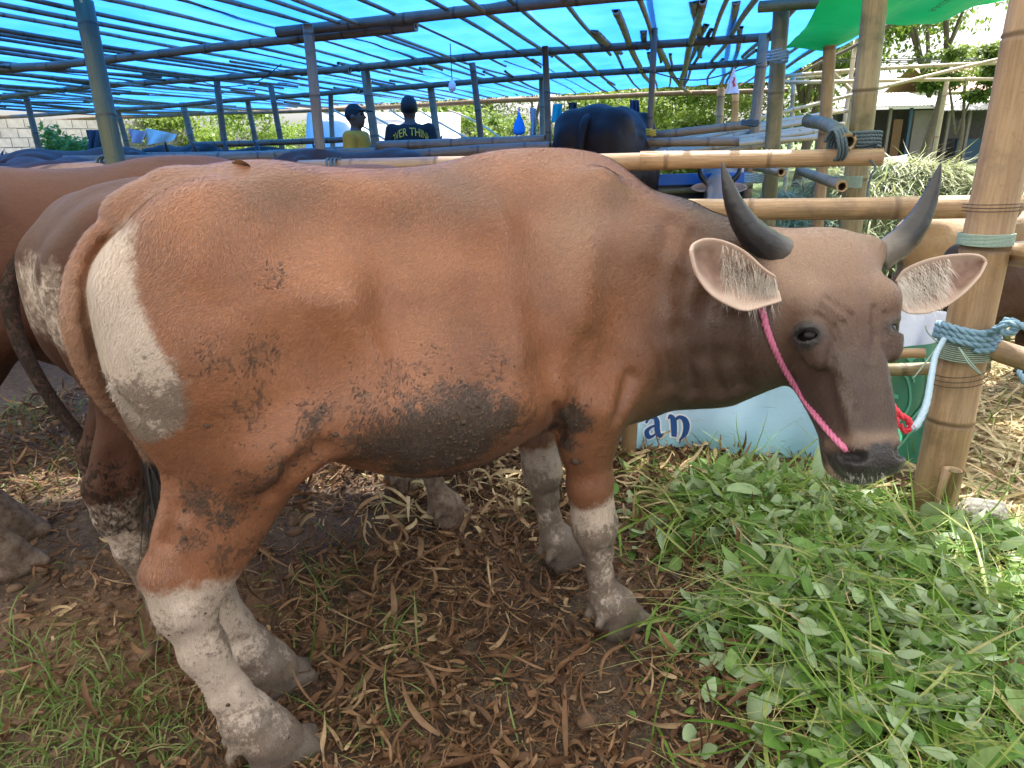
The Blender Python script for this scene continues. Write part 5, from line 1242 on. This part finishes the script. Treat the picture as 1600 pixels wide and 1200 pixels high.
lashing('wire_lashing', 'rusty wire tie where the rail meets the thick post', post_at(zpix(1545, 325)), pd, .075, .0016, 3, .03, M_wire)
lashing('wire_lashing', 'rusty wire tie low on the thick post under the twine', post_at(zpix(1487, 585)), pd + np.array([.15, 0, .05]), .078, .0016, 3, .05, M_wire)
oc_ = P(1333, 285, 3.02); lashing('twine_lashing', 'pale green twine band on the stout olive post', oc_ + np.array([0, .05, 0]), (0, .02, 1), .057, .0022, 10, .05, M_twine)
jj = P(1338, 228, 2.92)
rope('rope_lashing', coil(P(1345, 222, 2.98), (0.1, .25, 1), .075, .007, 4.2, .06, ph=.5) , .0075, M_rope_dark, 'dark blue rope wrapped round the olive post over the rail end', cat='lashing', n=3)
rope('rope_lashing', coil(P(1308, 226, 2.92), (1, .0, .05), .062, .007, 3.4, .05, ph=.2), .0075, M_rope_dark, 'dark blue rope loops binding the cross pole to the rail', cat='lashing', n=3)
rope('rope_lashing', [P(1360, 250, 2.9), P(1368, 262, 2.9), P(1362, 272, 2.9), P(1357, 290, 2.92), P(1354, 315, 2.93)], .005, M_rope_dark, 'dark rope end dangling beside the olive post', cat='rope')
rope('rope_lashing', coil(P(522, 262, 3.8), (1, 0, -.05), .047, .006, 3.3, .07), .007, M_rope_dark, 'grey rope loops round the long rail behind the back', cat='lashing', n=3)
rope('rope_lashing', coil(P(166, 258, 4.15), (.4, .9, 0), .055, .006, 1.6, .04), .008, M_rope_dark, 'rope loop round the cut rail end at the green post', cat='lashing', n=3)
rope('rope_lashing', coil(P(1178, 278, 4.0), (0, .02, 1), .05, .006, 4, .05), .006, M_rope_blue, 'blue rope round the slim post beside the grey cow', cat='lashing', n=3)
rope('rope_lashing', coil(P(1172, 192, 4.6), (0, .02, 1), .052, .006, 3, .04), .006, M_rope_dark, 'dark rope tie high on the slim tan post', cat='lashing', n=3)
rope('rope_lashing', coil(P(1017, 207, 5.3), (0, .02, 1), .035, .005, 3, .05), .007, simple('yellow_cord', (.6, .42, .03), .6), 'yellow cord tie on the dark post behind the bull', cat='lashing', n=3)
rope('strap', coil(P(1215, 88, 3.85), (0, .02, 1), .055, .005, 4, .06), .006, M_rope_blue, 'blue strap round the corner post under the green tarp', cat='lashing', n=3)

# ------------------------------------------------------------------ cloths, banner, bags
def cloth_mat(name, col, rough=.7, trans=.15):
    n = NT(name); co = n.coord(); f = n.noise(co, 14, 5, .6); c = n.mix(f, tuple(x * .85 for x in col), tuple(min(1, x * 1.08) for x in col)); b = n.bsdf(c, rough, n.bump(f, .4, .01))
    tr = n.n('BsdfTranslucent'); n.set(tr.inputs[0], c); mx = n.n('MixShader'); mx.inputs[0].default_value = trans; n.t.links.new(b, mx.inputs[1]); n.t.links.new(tr.outputs[0], mx.inputs[2]); return n.done(mx.outputs[0])
def banner_mat():
    n = NT('banner'); u = n.attr('bu'); v = n.attr('bv'); co = n.coord(); nz = n.noise(co, 9, 5, .6); st = n.noise(n.coord('Object', (9, 9, 60), (.3, .5, 0)), 1.5, 6, .7)
    c = n.mix(n.ramp(n.math('ADD', u, n.math('MULTIPLY', nz, .15)), .15, .75), (.52, .70, .90), (.40, .64, .84))
    c = n.mix(n.ramp(v, .35, .02), c, (.30, .58, .70))
    c = n.mix(n.math('MULTIPLY', n.ramp(st, .58, .74), .55), c, (.10, .14, .16))
    g = n.mix(nz, (.012, .12, .075), (.03, .20, .12)); c = n.mix(n.ramp(u, .795, .80), c, g)
    return n.done(n.bsdf(c, .35, n.bump(nz, .15, .02)))
bpath = catmull([G(860, 690), G(965, 703), G(1100, 706), G(1200, 718), G(1285, 729), G(1350, 742), G(1410, 738), G(1470, 722)], 8); bd = np.r_[0, np.cumsum(np.linalg.norm(np.diff(bpath, axis=0), axis=1))]; bd /= bd[-1]
def ban(u, v):
    q = np.array([np.interp(u, bd, bpath[:, i]) for i in range(3)]); w = (.018 * math.sin(u * 23 + v * 2.5) + .010 * math.sin(u * 51 - v * 6)) * (1 - .4 * v)
    return np.array([q[0] - .03 * v, q[1] + .07 * v + w, .015 + .475 * v])
nu, nv = 120, 24; Vb = np.array([ban(i / (nu - 1), j / (nv - 1)) for i in range(nu) for j in range(nv)])
bt = thing('banner', 'light blue vinyl banner with blue lettering and a green end, hung low behind the cow', 'banner', G(1100, 706))
mobj('sheet', Vb, [(i * nv + j, (i + 1) * nv + j, (i + 1) * nv + j + 1, i * nv + j + 1) for i in range(nu - 1) for j in range(nv - 1)], banner_mat(), bt, dict(bu=np.repeat(np.linspace(0, 1, nu), nv), bv=np.tile(np.linspace(0, 1, nv), nu)))
def strokes(paths, ox, oy, sx, sy, grow, off, name, mat):
    mb = MB()
    for pts, wid in paths:
        p = catmull([(a, b, 0) for a, b in pts], 8)[:, :2]; w = np.interp(np.linspace(0, 1, len(p)), np.linspace(0, 1, len(wid)), wid) * .5 + grow
        T = np.gradient(p, axis=0); T /= np.linalg.norm(T, axis=1)[:, None] + 1e-9; Nn = np.stack([-T[:, 1], T[:, 0]], 1)
        if grow: p = np.vstack([p[0] - T[0] * grow, p, p[-1] + T[-1] * grow]); w = np.r_[w[0], w, w[-1]]; Nn = np.vstack([Nn[0], Nn, Nn[-1]])
        V = []
        for i in range(len(p)):
            for s_ in (-1, 0, 1):
                q = p[i] + Nn[i] * w[i] * s_; b = ban(ox + q[0] * sx, oy + q[1] * sy); V.append(b + np.array([.2, -1, .12]) * off)
        mb.add(V, [(i * 3 + k, i * 3 + k + 1, (i + 1) * 3 + k + 1, (i + 1) * 3 + k) for i in range(len(p) - 1) for k in (0, 1)])
    return mb.build(name, mat, bt)
LA = [([(.10, .72), (.26, .92), (.50, .90), (.60, .70), (.60, .30), (.70, .06), (.92, .16)], [.10, .14, .16, .24, .25, .2, .04]), ([(.60, .52), (.34, .50), (.12, .34), (.20, .07), (.44, .10), (.60, .30)], [.08, .12, .22, .2, .1, .06])]
LN = [([(1.08, .80), (1.18, .94), (1.28, .80), (1.29, .40), (1.27, .04)], [.05, .16, .24, .24, .2]), ([(1.30, .70), (1.50, .93), (1.70, .88), (1.78, .60), (1.70, .20), (1.46, -.12)], [.06, .14, .24, .26, .2, .03])]
def u_at(px, py):
    best = min(((abs(float(np.dot(ray(px, py), [1, 0, 0]) / ray(px, py)[1]) - ban(u, .3)[0] / ban(u, .3)[1]), u) for u in np.linspace(0, 1, 400))); return best[1]
ua, ub = u_at(1003, 670), u_at(1072, 670)
M_white_print = simple('white_print', (.75, .82, .88), .5, .03); M_blue_print = simple('blue_print', (.012, .075, .27), .45, .1)
strokes(LA + LN, ua, .085, (ub - ua) / 1.85, .20, .075, .003, 'lettering_outline', M_white_print)
strokes(LA + LN, ua, .085, (ub - ua) / 1.85, .20, 0, .006, 'lettering', M_blue_print)
M_scroll = simple('green_print', (.07, .33, .22), .5, .1); g0, g1 = u_at(1384, 650), u_at(1450, 650)
SC = [([(.1, .2), (.5, .45), (.45, .75), (.15, .8), (.1, .6), (.3, .55)], [.04] * 6), ([(.2, .0), (.6, .2), (.9, .6), (.8, .95), (.5, .9), (.6, .7)], [.04] * 6), ([(.5, .15), (.9, .3), (1.2, .7), (1.3, 1.0)], [.05] * 4), ([(.0, .9), (.3, 1.0), (.55, .9)], [.04] * 3), ([(.55, .3), (.8, .42), (1.05, .4), (1.1, .2), (.9, .15)], [.04] * 5), ([(-.1, .35), (.2, .35), (.35, .2), (.2, .1)], [.04] * 4)]
strokes(SC, g0, .15, (g1 - g0), .8, 0, .005, 'floral_scroll', M_scroll)
def hang(name, label, corners, mat, cat='cloth', n=16, rip=.02, freq=9):
    a, b, c, d = [np.asarray(q, float) for q in corners]
    def fn(u, v): return (a * (1 - u) + b * u) * (1 - v) + (d * (1 - u) + c * u) * v + np.array([0, 1, 0]) * rip * math.sin(u * freq + v * 2) * (.3 + v)
    o = sheet(name, fn, n, n, mat); tag(o, label, cat); md = o.modifiers.new('thick', 'SOLIDIFY'); md.thickness = .004; return o
hang('cloth', 'white and blue cloth hung behind the cheek above the thin rail', [P(1385, 478, 2.75), P(1480, 488, 2.7), P(1470, 575, 2.65), P(1375, 572, 2.7)], cloth_mat('pale_blue_cloth', (.55, .60, .72)), rip=.03)
hang('laundry', 'pink cloth drying on a pole at the far end of the shed', [P(200, 202, 11), P(228, 205, 11), P(224, 226, 11), P(204, 222, 11)], cloth_mat('pink_cloth', (.62, .42, .44)), rip=.06)
hang('laundry', 'cream cloth drying beside the pink cloth', [P(228, 200, 11), P(276, 210, 11), P(274, 220, 11), P(226, 228, 11)], cloth_mat('cream_cloth', (.75, .68, .58)), rip=.06)
hang('laundry', 'dark trousers hanging left of the green post', [P(134, 203, 10.5), P(160, 203, 10.5), P(156, 238, 10.5), P(138, 238, 10.5)], cloth_mat('dark_cloth', (.05, .05, .06)), rip=.06, freq=14)
hang('laundry', 'teal towel hanging under the far beam left of the bull', [P(864, 163, 6.6), P(879, 162, 6.6), P(877, 192, 6.6), P(862, 191, 6.6)], cloth_mat('teal_cloth', (.02, .48, .52), trans=.4), rip=.02)
hang('laundry', 'grey cloth hanging beside the blue bag', [P(828, 168, 6.6), P(838, 170, 6.6), P(838, 215, 6.6), P(830, 212, 6.6)], cloth_mat('grey_cloth', (.35, .36, .38)), rip=.02)
hang('laundry', 'navy strips of cloth hanging right of the bull', [P(984, 157, 6.3), P(998, 156, 6.3), P(1000, 202, 6.3), P(986, 201, 6.3)], cloth_mat('navy_cloth', (.03, .05, .10)), rip=.05, freq=16)
hang('laundry', 'black cloth hanging above the bull hump', [P(888, 160, 6.6), P(902, 160, 6.6), P(900, 176, 6.6), P(890, 174, 6.6)], cloth_mat('black_rag', (.02, .02, .025)), rip=.03)
hang('laundry', 'white cloth spread on a line in front of the hay heap', [P(1376, 248, 6.5), P(1418, 242, 6.7), P(1414, 268, 6.5), P(1380, 270, 6.5)], cloth_mat('white_cloth', (.72, .70, .70)), rip=.05)
# bags
def bag(name, label, px, py0, py1, t, w, mat, cat='bag'):
    top, bot = P(px, py0, t), P(px, py1, t); r = w / 2 * t / FOC; prof = [(0, .12), (.12, .10), (.3, .35), (.55, .75), (.8, 1.0), (.95, .85), (1, .3)]; V = []; ns = 16
    for f, k in prof:
        c = top + (bot - top) * f
        for j in range(ns): a = 2 * math.pi * j / ns; V.append(c + r * k * (1 + .12 * math.sin(a * 5 + f * 4)) * np.array([math.cos(a), .55 * math.sin(a), 0]))
    F = [(i * ns + j, i * ns + (j + 1) % ns, (i + 1) * ns + (j + 1) % ns, (i + 1) * ns + j) for i in range(len(prof) - 1) for j in range(ns)] + [tuple(range((len(prof) - 1) * ns, len(prof) * ns))]
    return mobj(name, V, F, mat, None, label=label, cat=cat)
bag('plastic_bag', 'bright blue plastic bag hanging by the shed post', 811, 170, 211, 6.4, 19, cloth_mat('blue_plastic', (.02, .32, .80), .3, .4))
fl = [P(1147, 104, 4.6), P(1157, 146, 4.6), P(1132, 146, 4.58)]
flag = thing('pennant', 'white triangular pennant with a red mark on the slim post', 'pennant', fl[0])
def tri(a, b): return fl[0] + (fl[1] - fl[0]) * a * b + (fl[2] - fl[0]) * a * (1 - b) + np.array([0, .03 * math.sin(b * 7) * a, 0])
sheet('sheet', tri, 10, 10, cloth_mat('pennant_white', (.78, .76, .78)), flag)
sheet('mark', lambda a, b: tri(.40 + .35 * a, .42 + .16 * b + .05 * math.sin(a * 9)) + np.array([0, -.006, 0]), 8, 3, simple('red_print', (.6, .05, .05), .6), flag)
# lamp bulb on its flex
lm = thing('light_bulb', 'white bulb hanging on a flex from the roof beams', 'lamp', P(706, 137, 5.6)); prof = [(0, .006), (.02, .010), (.04, .010), (.055, .022), (.085, .030), (.13, .031), (.16, .024), (.175, .004)]
c = P(706, 121, 5.6); ns = 12; V = [c + np.array([r * math.cos(2 * math.pi * j / ns), r * math.sin(2 * math.pi * j / ns), -z * .62]) for z, r in prof for j in range(ns)]
mobj('bulb', V, [(i * ns + j, i * ns + (j + 1) % ns, (i + 1) * ns + (j + 1) % ns, (i + 1) * ns + j) for i in range(len(prof) - 1) for j in range(ns)], simple('bulb_glass', (.70, .74, .78), .25, .05), lm)
V, F = tube_vf([c, c + np.array([0, 0, .25])], .004, 6); mobj('flex', V, F, M_black_hair, lm)
# sagging wires
M_wireblack = simple('black_wire', (.02, .02, .022), .5)
def wire(pts, r, label, cat='wire'):
    V, F = tube_vf(catmull(pts, 8), r, 5); o = mobj('wire', V, F, M_wireblack, None, label=label, cat=cat)
wire([P(300, 122, 5.8), P(345, 135, 5.7), P(400, 128, 5.6), P(440, 100, 5.5)], .004, 'thin wire looping under the blue roof near the first post')
wire([P(1000, 108, 5.0), P(1090, 125, 5.2), P(1190, 98, 5.2)], .005, 'thin wire sagging under the blue roof above the bull')
for i in range(3): wire([P(1225, 88 + 3 * i, 14), P(1350, 92 + 3 * i, 16), P(1590, 90 + 2 * i, 18)], .012, ['upper', 'middle', 'lower'][i] + ' overhead cable crossing in front of the trees')
# blue feed trough
tr_ = thing('feed_trough', 'blue lined feed trough behind the neck beside the grey cow', 'trough', P(1080, 300, 5.0))
tc_ = P(1052, 300, 6.3); M_tro = simple('blue_lining', (.004, .014, .05), .35, .2, 10); M_tro2 = simple('blue_rim', (.01, .14, .55), .3, .15, 10)
for dx, dy, sx, sy in ((0, -.25, 1.1, .03), (0, .25, 1.1, .03), (-.55, 0, .03, .53), (.55, 0, .03, .53)):
    V, F = box_vf((tc_[0] + dx, tc_[1] + dy, .44), sx, sy, .84); mobj('side_panel', V, F, M_tro, tr_, smooth=False)
pole('rim_pole', (tc_[0] - .6, tc_[1] - .33, .83), (tc_[0] + .6, tc_[1] - .33, .85), .03, .03, M_bamboo_olive, tr_, seg=.4, ns=10)
V, F = box_vf((tc_[0], tc_[1] - .28, .905), 1.14, .05, .09); mobj('rim', V, F, M_tro2, tr_, smooth=False)

# ------------------------------------------------------------------ beyond the shed
M_bark = simple('bark', (.16, .13, .10), .9, .4, 14, .6)
M_foliage = [plant_mat('foliage_light', [(.07, .14, .02), (.13, .24, .035), (.21, .32, .06), (.30, .38, .09)], None, .5, .35), plant_mat('foliage_mid', [(.03, .07, .014), (.06, .12, .022), (.10, .18, .035), (.16, .24, .05)], None, .5, .3), plant_mat('foliage_dark', [(.015, .04, .012), (.03, .065, .018), (.05, .10, .025), (.09, .15, .035)], None, .5, .25)]
def crown_vf(c, r, n, leaf, clumps=16, flat=.5):
    cc = rng.normal(0, 1, (clumps, 3)); cc /= np.linalg.norm(cc, axis=1)[:, None]; cc *= rng.uniform(.35, .95, (clumps, 1)) ** .6
    k = rng.integers(0, clumps, n); d = rng.normal(0, 1, (n, 3)); d /= np.linalg.norm(d, axis=1)[:, None]
    p = cc[k] + d * rng.uniform(.05, .40, (n, 1)) * np.array([1, 1, .6]); p = np.asarray(c) + p * np.asarray(r)
    V, F, A = ribbons(p, rng.uniform(0, 6.28, n), leaf * rng.uniform(.6, 1.4, n), leaf * .28 * rng.uniform(.7, 1.3, n), 2, rng.normal(-.3, .5, n), rng.normal(-.4, .4, n), 0, rng.normal(0, .7, n), 0, 0, 'leaf')
    A['rnd'] = np.clip(np.repeat(rng.random(clumps)[k] * .6, 6) + .4 * A['rnd'], 0, 1); return V, F, A
def tree(name, label, base, h, crown_c, r, n, leaf, mi, cat='tree', clumps=16, group=None, limbs=5):
    base = np.asarray(base, float); root = thing(name, label, cat, base, group)
    cz = np.asarray(crown_c, float); mb = MB(); mb.add(*tube_vf(catmull([base, base + [.05 * h, 0, h * .35], cz - [0, 0, r[2] * .2]], 4), [.017 * h] * 3 + [.014 * h] * 3 + [.010 * h] * 3, 8))
    for i in range(limbs):
        a = rng.uniform(0, 6.28); e = cz + np.array([math.cos(a) * r[0] * .7, math.sin(a) * r[1] * .7, rng.uniform(-.2, .6) * r[2]]); s_ = base * .4 + cz * .6 - [0, 0, r[2] * .4]; s_[2] = max(s_[2], base[2] + h * .25)
        mb.add(*tube_vf(catmull([s_, (s_ + e) / 2 + [0, 0, .1 * r[2]], e], 3), [.009 * h, .008 * h, .007 * h, .006 * h, .005 * h, .004 * h, .003 * h], 6))
    mb.build('trunk', M_bark, root); V, F, A = crown_vf(cz, r, n, leaf, clumps); mobj('crown', V, F, M_foliage[mi], root, A)
    return root
GB = 'bushes behind the cattle shed'
for i, (px, t, w, h, mi, n, lab) in enumerate([(380, 21, 2.0, 2.9, 0, 3500, 'bright bush behind the shed left of the man in yellow'), (290, 19, 1.6, 2.3, 0, 3000, 'light green bush behind the cream laundry'), (110, 13.5, .8, 1.7, 0, 1500, 'small green bush against the grey block wall'),
      (735, 17, 1.3, 2.5, 0, 2800, 'yellow green bush behind the hanging blue bag'), (660, 24, 2.4, 4.6, 2, 3500, 'dark tree mass behind the man in the black shirt'), (830, 25, 3.0, 5.0, 2, 4500, 'dark green tree behind the blue bag'), (930, 19, 1.8, 3.2, 1, 3800, 'green bush behind the black bull'), (1010, 16, 1.9, 2.8, 0, 4200, 'tall bright green bush right of the bull'),
      (1085, 17, 1.7, 2.6, 0, 4000, 'bright green bush behind the slim posts'), (1000, 26, 3.2, 5.2, 2, 4500, 'dark tree mass behind the bright bush'), (1150, 21, 2.2, 3.6, 1, 4000, 'green bush between the slim posts and corner post'), (540, 25, 2.5, 2.2, 0, 3000, 'low bright bush behind the man in yellow')]):
    q = P(px, 230, t); tree('bush', lab, (q[0], q[1], 0), h, (q[0], q[1], h * .55), (w, w, h * .52), int(n * 2.2), .12, mi, 'bush', 26, GB, 3)
for px, t, h, cw, ch, mi, n, leaf, lab, cl in [(1250, 17, 7.0, 2.5, 2.6, 0, 7500, .26, 'broad green tree above the pale bamboo pile', 30), (1330, 24, 8.5, 2.6, 3.0, 0, 6000, .3, 'tall tree behind the stout olive post', 26), (1440, 20, 7.2, 2.8, 2.3, 0, 3800, .24, 'airy feathery tree in front of the low house', 30), (1490, 14.5, 2.9, .75, .62, 1, 2200, .17, 'small round tree right of the low house', 12),
                                             (1160, 30, 9.5, 4.0, 3.6, 2, 6000, .36, 'dark tall tree far behind the corner post', 26), (1590, 26, 5.0, 2.5, 1.5, 0, 3000, .26, 'yellowish tree at the edge behind the thick post', 18)]:
    q = P(px, 225, t); tree('tree', lab, (q[0], q[1], 0), h, (q[0], q[1], h - ch * .9), (cw, cw, ch), n * 2, leaf * .62, mi, 'tree', cl)
# low house
hz0 = P(1450, 229, 27); hx, hy = hz0[0], hz0[1]
hs = thing('house', 'low house with pale sheet roof and dark open front beyond the field', 'house', (hx, hy, 0))
M_hw = simple('house_wall', (.30, .26, .24), .9, .2, 4); M_hd = simple('dark_boards', (.11, .095, .10), .8, .4, 8); M_hr = simple('roof_sheet', (.46, .44, .45), .5, .2, 6, .3); M_hr2 = simple('roof_tile', (.42, .22, .17), .7, .25, 20, .4); M_hblue = simple('blue_paint', (.06, .13, .22), .6, .2)
def hbox(name, cx, cy, cz, sx, sy, sz, m): V, F = box_vf((hx + cx, hy + cy, cz), sx, sy, sz); return mobj(name, V, F, m, hs, smooth=False)
hbox('wall', 0, 1.5, 1.05, 7.6, .15, 2.1, M_hd); hbox('wall', -.2, .2, 1.0, .9, .15, 2.0, M_hw); hbox('wall', -3.75, .8, 1.05, .15, 1.4, 2.1, M_hd); hbox('wall', 2.6, .35, .45, 2.6, .12, .9, M_hblue)
for i, cx in enumerate((-3.4, -2.6, -1.7, -.9, .6, 1.4, 2.3, 3.2)): hbox('post', cx, -.05, 1.05, .10, .10, 2.1, M_hw if i % 3 else M_hblue)
hbox('door', -1.3, .05, .85, .35, .06, 1.7, simple('door_wood', (.22, .12, .06), .7, .3)); hbox('window', 1.0, .1, 1.3, .6, .06, .7, M_hd); hbox('shutter', .1, .05, 1.2, .3, .05, .6, simple('red_board', (.30, .08, .06), .7)) 
for j in range(2):
    x0, x1 = ((-4.2, .1), (.0, 4.3))[j]; z0, z1 = ((2.15, 2.75), (1.95, 2.6))[j]; V = []; k = 60
    for i in range(k + 1):
        xx = x0 + (x1 - x0) * i / k; w = .025 * (i % 2)
        V += [(hx + xx, hy - .7, z0 + w), (hx + xx, hy + 2.2, z1 + w)]
    o = mobj('roof', V, [(2 * i, 2 * i + 2, 2 * i + 3, 2 * i + 1) for i in range(k)], (M_hr, M_hr2)[j] if j == 0 else M_hr, hs, smooth=False); md = o.modifiers.new('thick', 'SOLIDIFY'); md.thickness = .03
h2 = P(1560, 150, 42); hs2 = thing('house', 'pale two storey house with a red roof far behind the feathery tree', 'house', (h2[0] + 3, h2[1], 0))
V, F = box_vf((h2[0] + 3, h2[1] + 3, 1.8), 13, 6, 3.6); mobj('wall', V, F, simple('plaster', (.62, .58, .52), .9, .1, 3), hs2, smooth=False)
mobj('roof', [(h2[0] - 4, h2[1] - .8, 3.4), (h2[0] + 10, h2[1] - .8, 3.4), (h2[0] + 10, h2[1] + 3, 5.2), (h2[0] - 4, h2[1] + 3, 5.2), (h2[0] - 4, h2[1] + 6.8, 3.4), (h2[0] + 10, h2[1] + 6.8, 3.4)], [(0, 1, 2, 3), (3, 2, 5, 4)], M_hr2, hs2, smooth=False)
for i in range(4):
    V, F = box_vf((h2[0] - 1.5 + i * 3, h2[1] - .02, 2.2), 1.0, .08, 1.2); mobj('window', V, F, M_hd, hs2, smooth=False)
# block wall, far side of the shed
bw = P(-40, 235, 14.5); be = P(300, 215, 20); bw[2] = be[2] = 0; dB = (be - bw); LB = np.linalg.norm(dB); dB /= LB; nB = np.array([dB[1], -dB[0], 0])
wl = thing('block_wall', 'grey concrete block wall at the far end of the shed', 'wall', bw - dB * 3)
M_block = simple('concrete_block', (.36, .34, .31), .95, .35, 6, .5); mor = simple('mortar', (.26, .25, .23), .95, .2, 10)
Rw = np.stack([dB, -nB, eZ]); V, F = box_vf(bw + dB * (LB / 2 - 1.5) + np.array([0, 0, 1.0]), LB + 3, .10, 2.0, Rw); mobj('mortar_bed', V, F, mor, wl, smooth=False)
V0, F0 = box_vf((0, 0, 0), .385, .13, .185, Rw); bme = [make_mesh('block', V0 * 1.0 + rng.normal(0, .002, V0.shape), F0, None, False) for _ in range(3)]
for b_ in bme: b_.materials.append(M_block)
for row in range(10):
    for i in range(int((LB + 2.6) / .4)):
        if row < 3 and i % 1 == 0 and row < 2: continue
        o = bpy.data.objects.new('block', bme[(i + row) % 3]); link(o); o.parent = wl
        q = bw - dB * 3 + dB * (.2 + i * .4 + .2 * (row % 2)) + np.array([0, 0, .1 + row * .2]); o.location = (q - (bw - dB * 3)).tolist()
# pale tarpaulin sheets stored behind the men
hang('plastic_sheet', 'crumpled white plastic sheeting behind the two men', [P(480, 176, 15), P(720, 176, 15.5), P(720, 232, 14.5), P(470, 238, 14)], cloth_mat('white_plastic', (.70, .68, .64), .4, .3), 'sheeting', 40, .25, 17)
for i in range(5):
    pole('bamboo_pole', P(520 + 45 * i, 172, 14.2), P(620 + 45 * i, 230, 12.5), .02, .018, M_bamboo_pale, None, 'thin bamboo pole leaning against the white sheeting, number'.replace(', number', '') + [' behind the cap', ' between the men', ' by the printed shirt', ' right of the printed shirt', ' by the yellow bush'][i], seg=.4, ns=7)
# heap of cut grass in the field
def heap_of(name, label, c, rx, ry, h, n, L, mat):
    root = thing(name, label, 'hay heap', (c[0], c[1], 0)); gx, gy = np.meshgrid(np.linspace(-1.1, 1.1, 40), np.linspace(-1.1, 1.1, 40), indexing='ij'); r2 = np.hypot(gx, gy)
    z = h * np.clip(1 - r2 ** 2, 0, 1) ** .7 * (1 + .35 * (fbm(gx * 2.5 + c[0], gy * 2.5, 1.) - .5)) - .03
    V = np.stack([c[0] + gx * rx, c[1] + gy * ry, z], -1).reshape(-1, 3); i = np.arange(39)[:, None] * 40 + np.arange(39)[None]; mobj('mound', V, np.stack([i, i + 40, i + 41, i + 1], -1).reshape(-1, 4), mat, root, dict(rnd=np.full(1600, .3), along=np.zeros(1600)))
    a = rng.uniform(0, 6.28, n); r = np.sqrt(rng.random(n)) * 1.02; px, py = r * np.cos(a), r * np.sin(a); zz = h * np.clip(1 - r ** 2, 0, 1) ** .7 * (1 + .35 * (fbm(px * 2.5 + c[0], py * 2.5, 1.) - .5))
    V, F, A = ribbons(np.stack([c[0] + px * rx, c[1] + py * ry, zz], 1), a + rng.normal(0, .7, n), rng.uniform(.5, 1.4, n) * L, rng.uniform(.004, .010, n), 4, rng.normal(-.1, .3, n), rng.normal(-.7, .5, n), rng.normal(0, .5, n), 0, 0, 0, 'blade'); mobj('cut_stalks', V, F, mat, root, A, kind='stuff')
M_hay = plant_mat('hay', [(.22, .27, .10), (.33, .36, .17), (.44, .42, .24), (.38, .45, .25)], None, .5, .25); M_hay2 = plant_mat('silage', [(.10, .20, .10), (.17, .28, .17), (.27, .36, .24)], None, .5, .2)
c = P(1470, 330, 5.6); heap_of('hay_heap', 'big heap of pale cut grass behind the horns', (c[0], c[1] + .6), 1.35, 1.0, .98, 9000, .34, M_hay)
c = P(1265, 320, 5.4); heap_of('hay_heap', 'grey green heap of cut stalks behind the cross poles', (c[0], c[1] + .6), .85, .8, .72, 4500, .30, M_hay2)
c = P(1590, 330, 5.0); heap_of('hay_heap', 'pale heap of cut stalks cut by the picture edge behind the thick post', (c[0] + .3, c[1] + .6), .8, .8, .85, 3500, .32, M_hay)
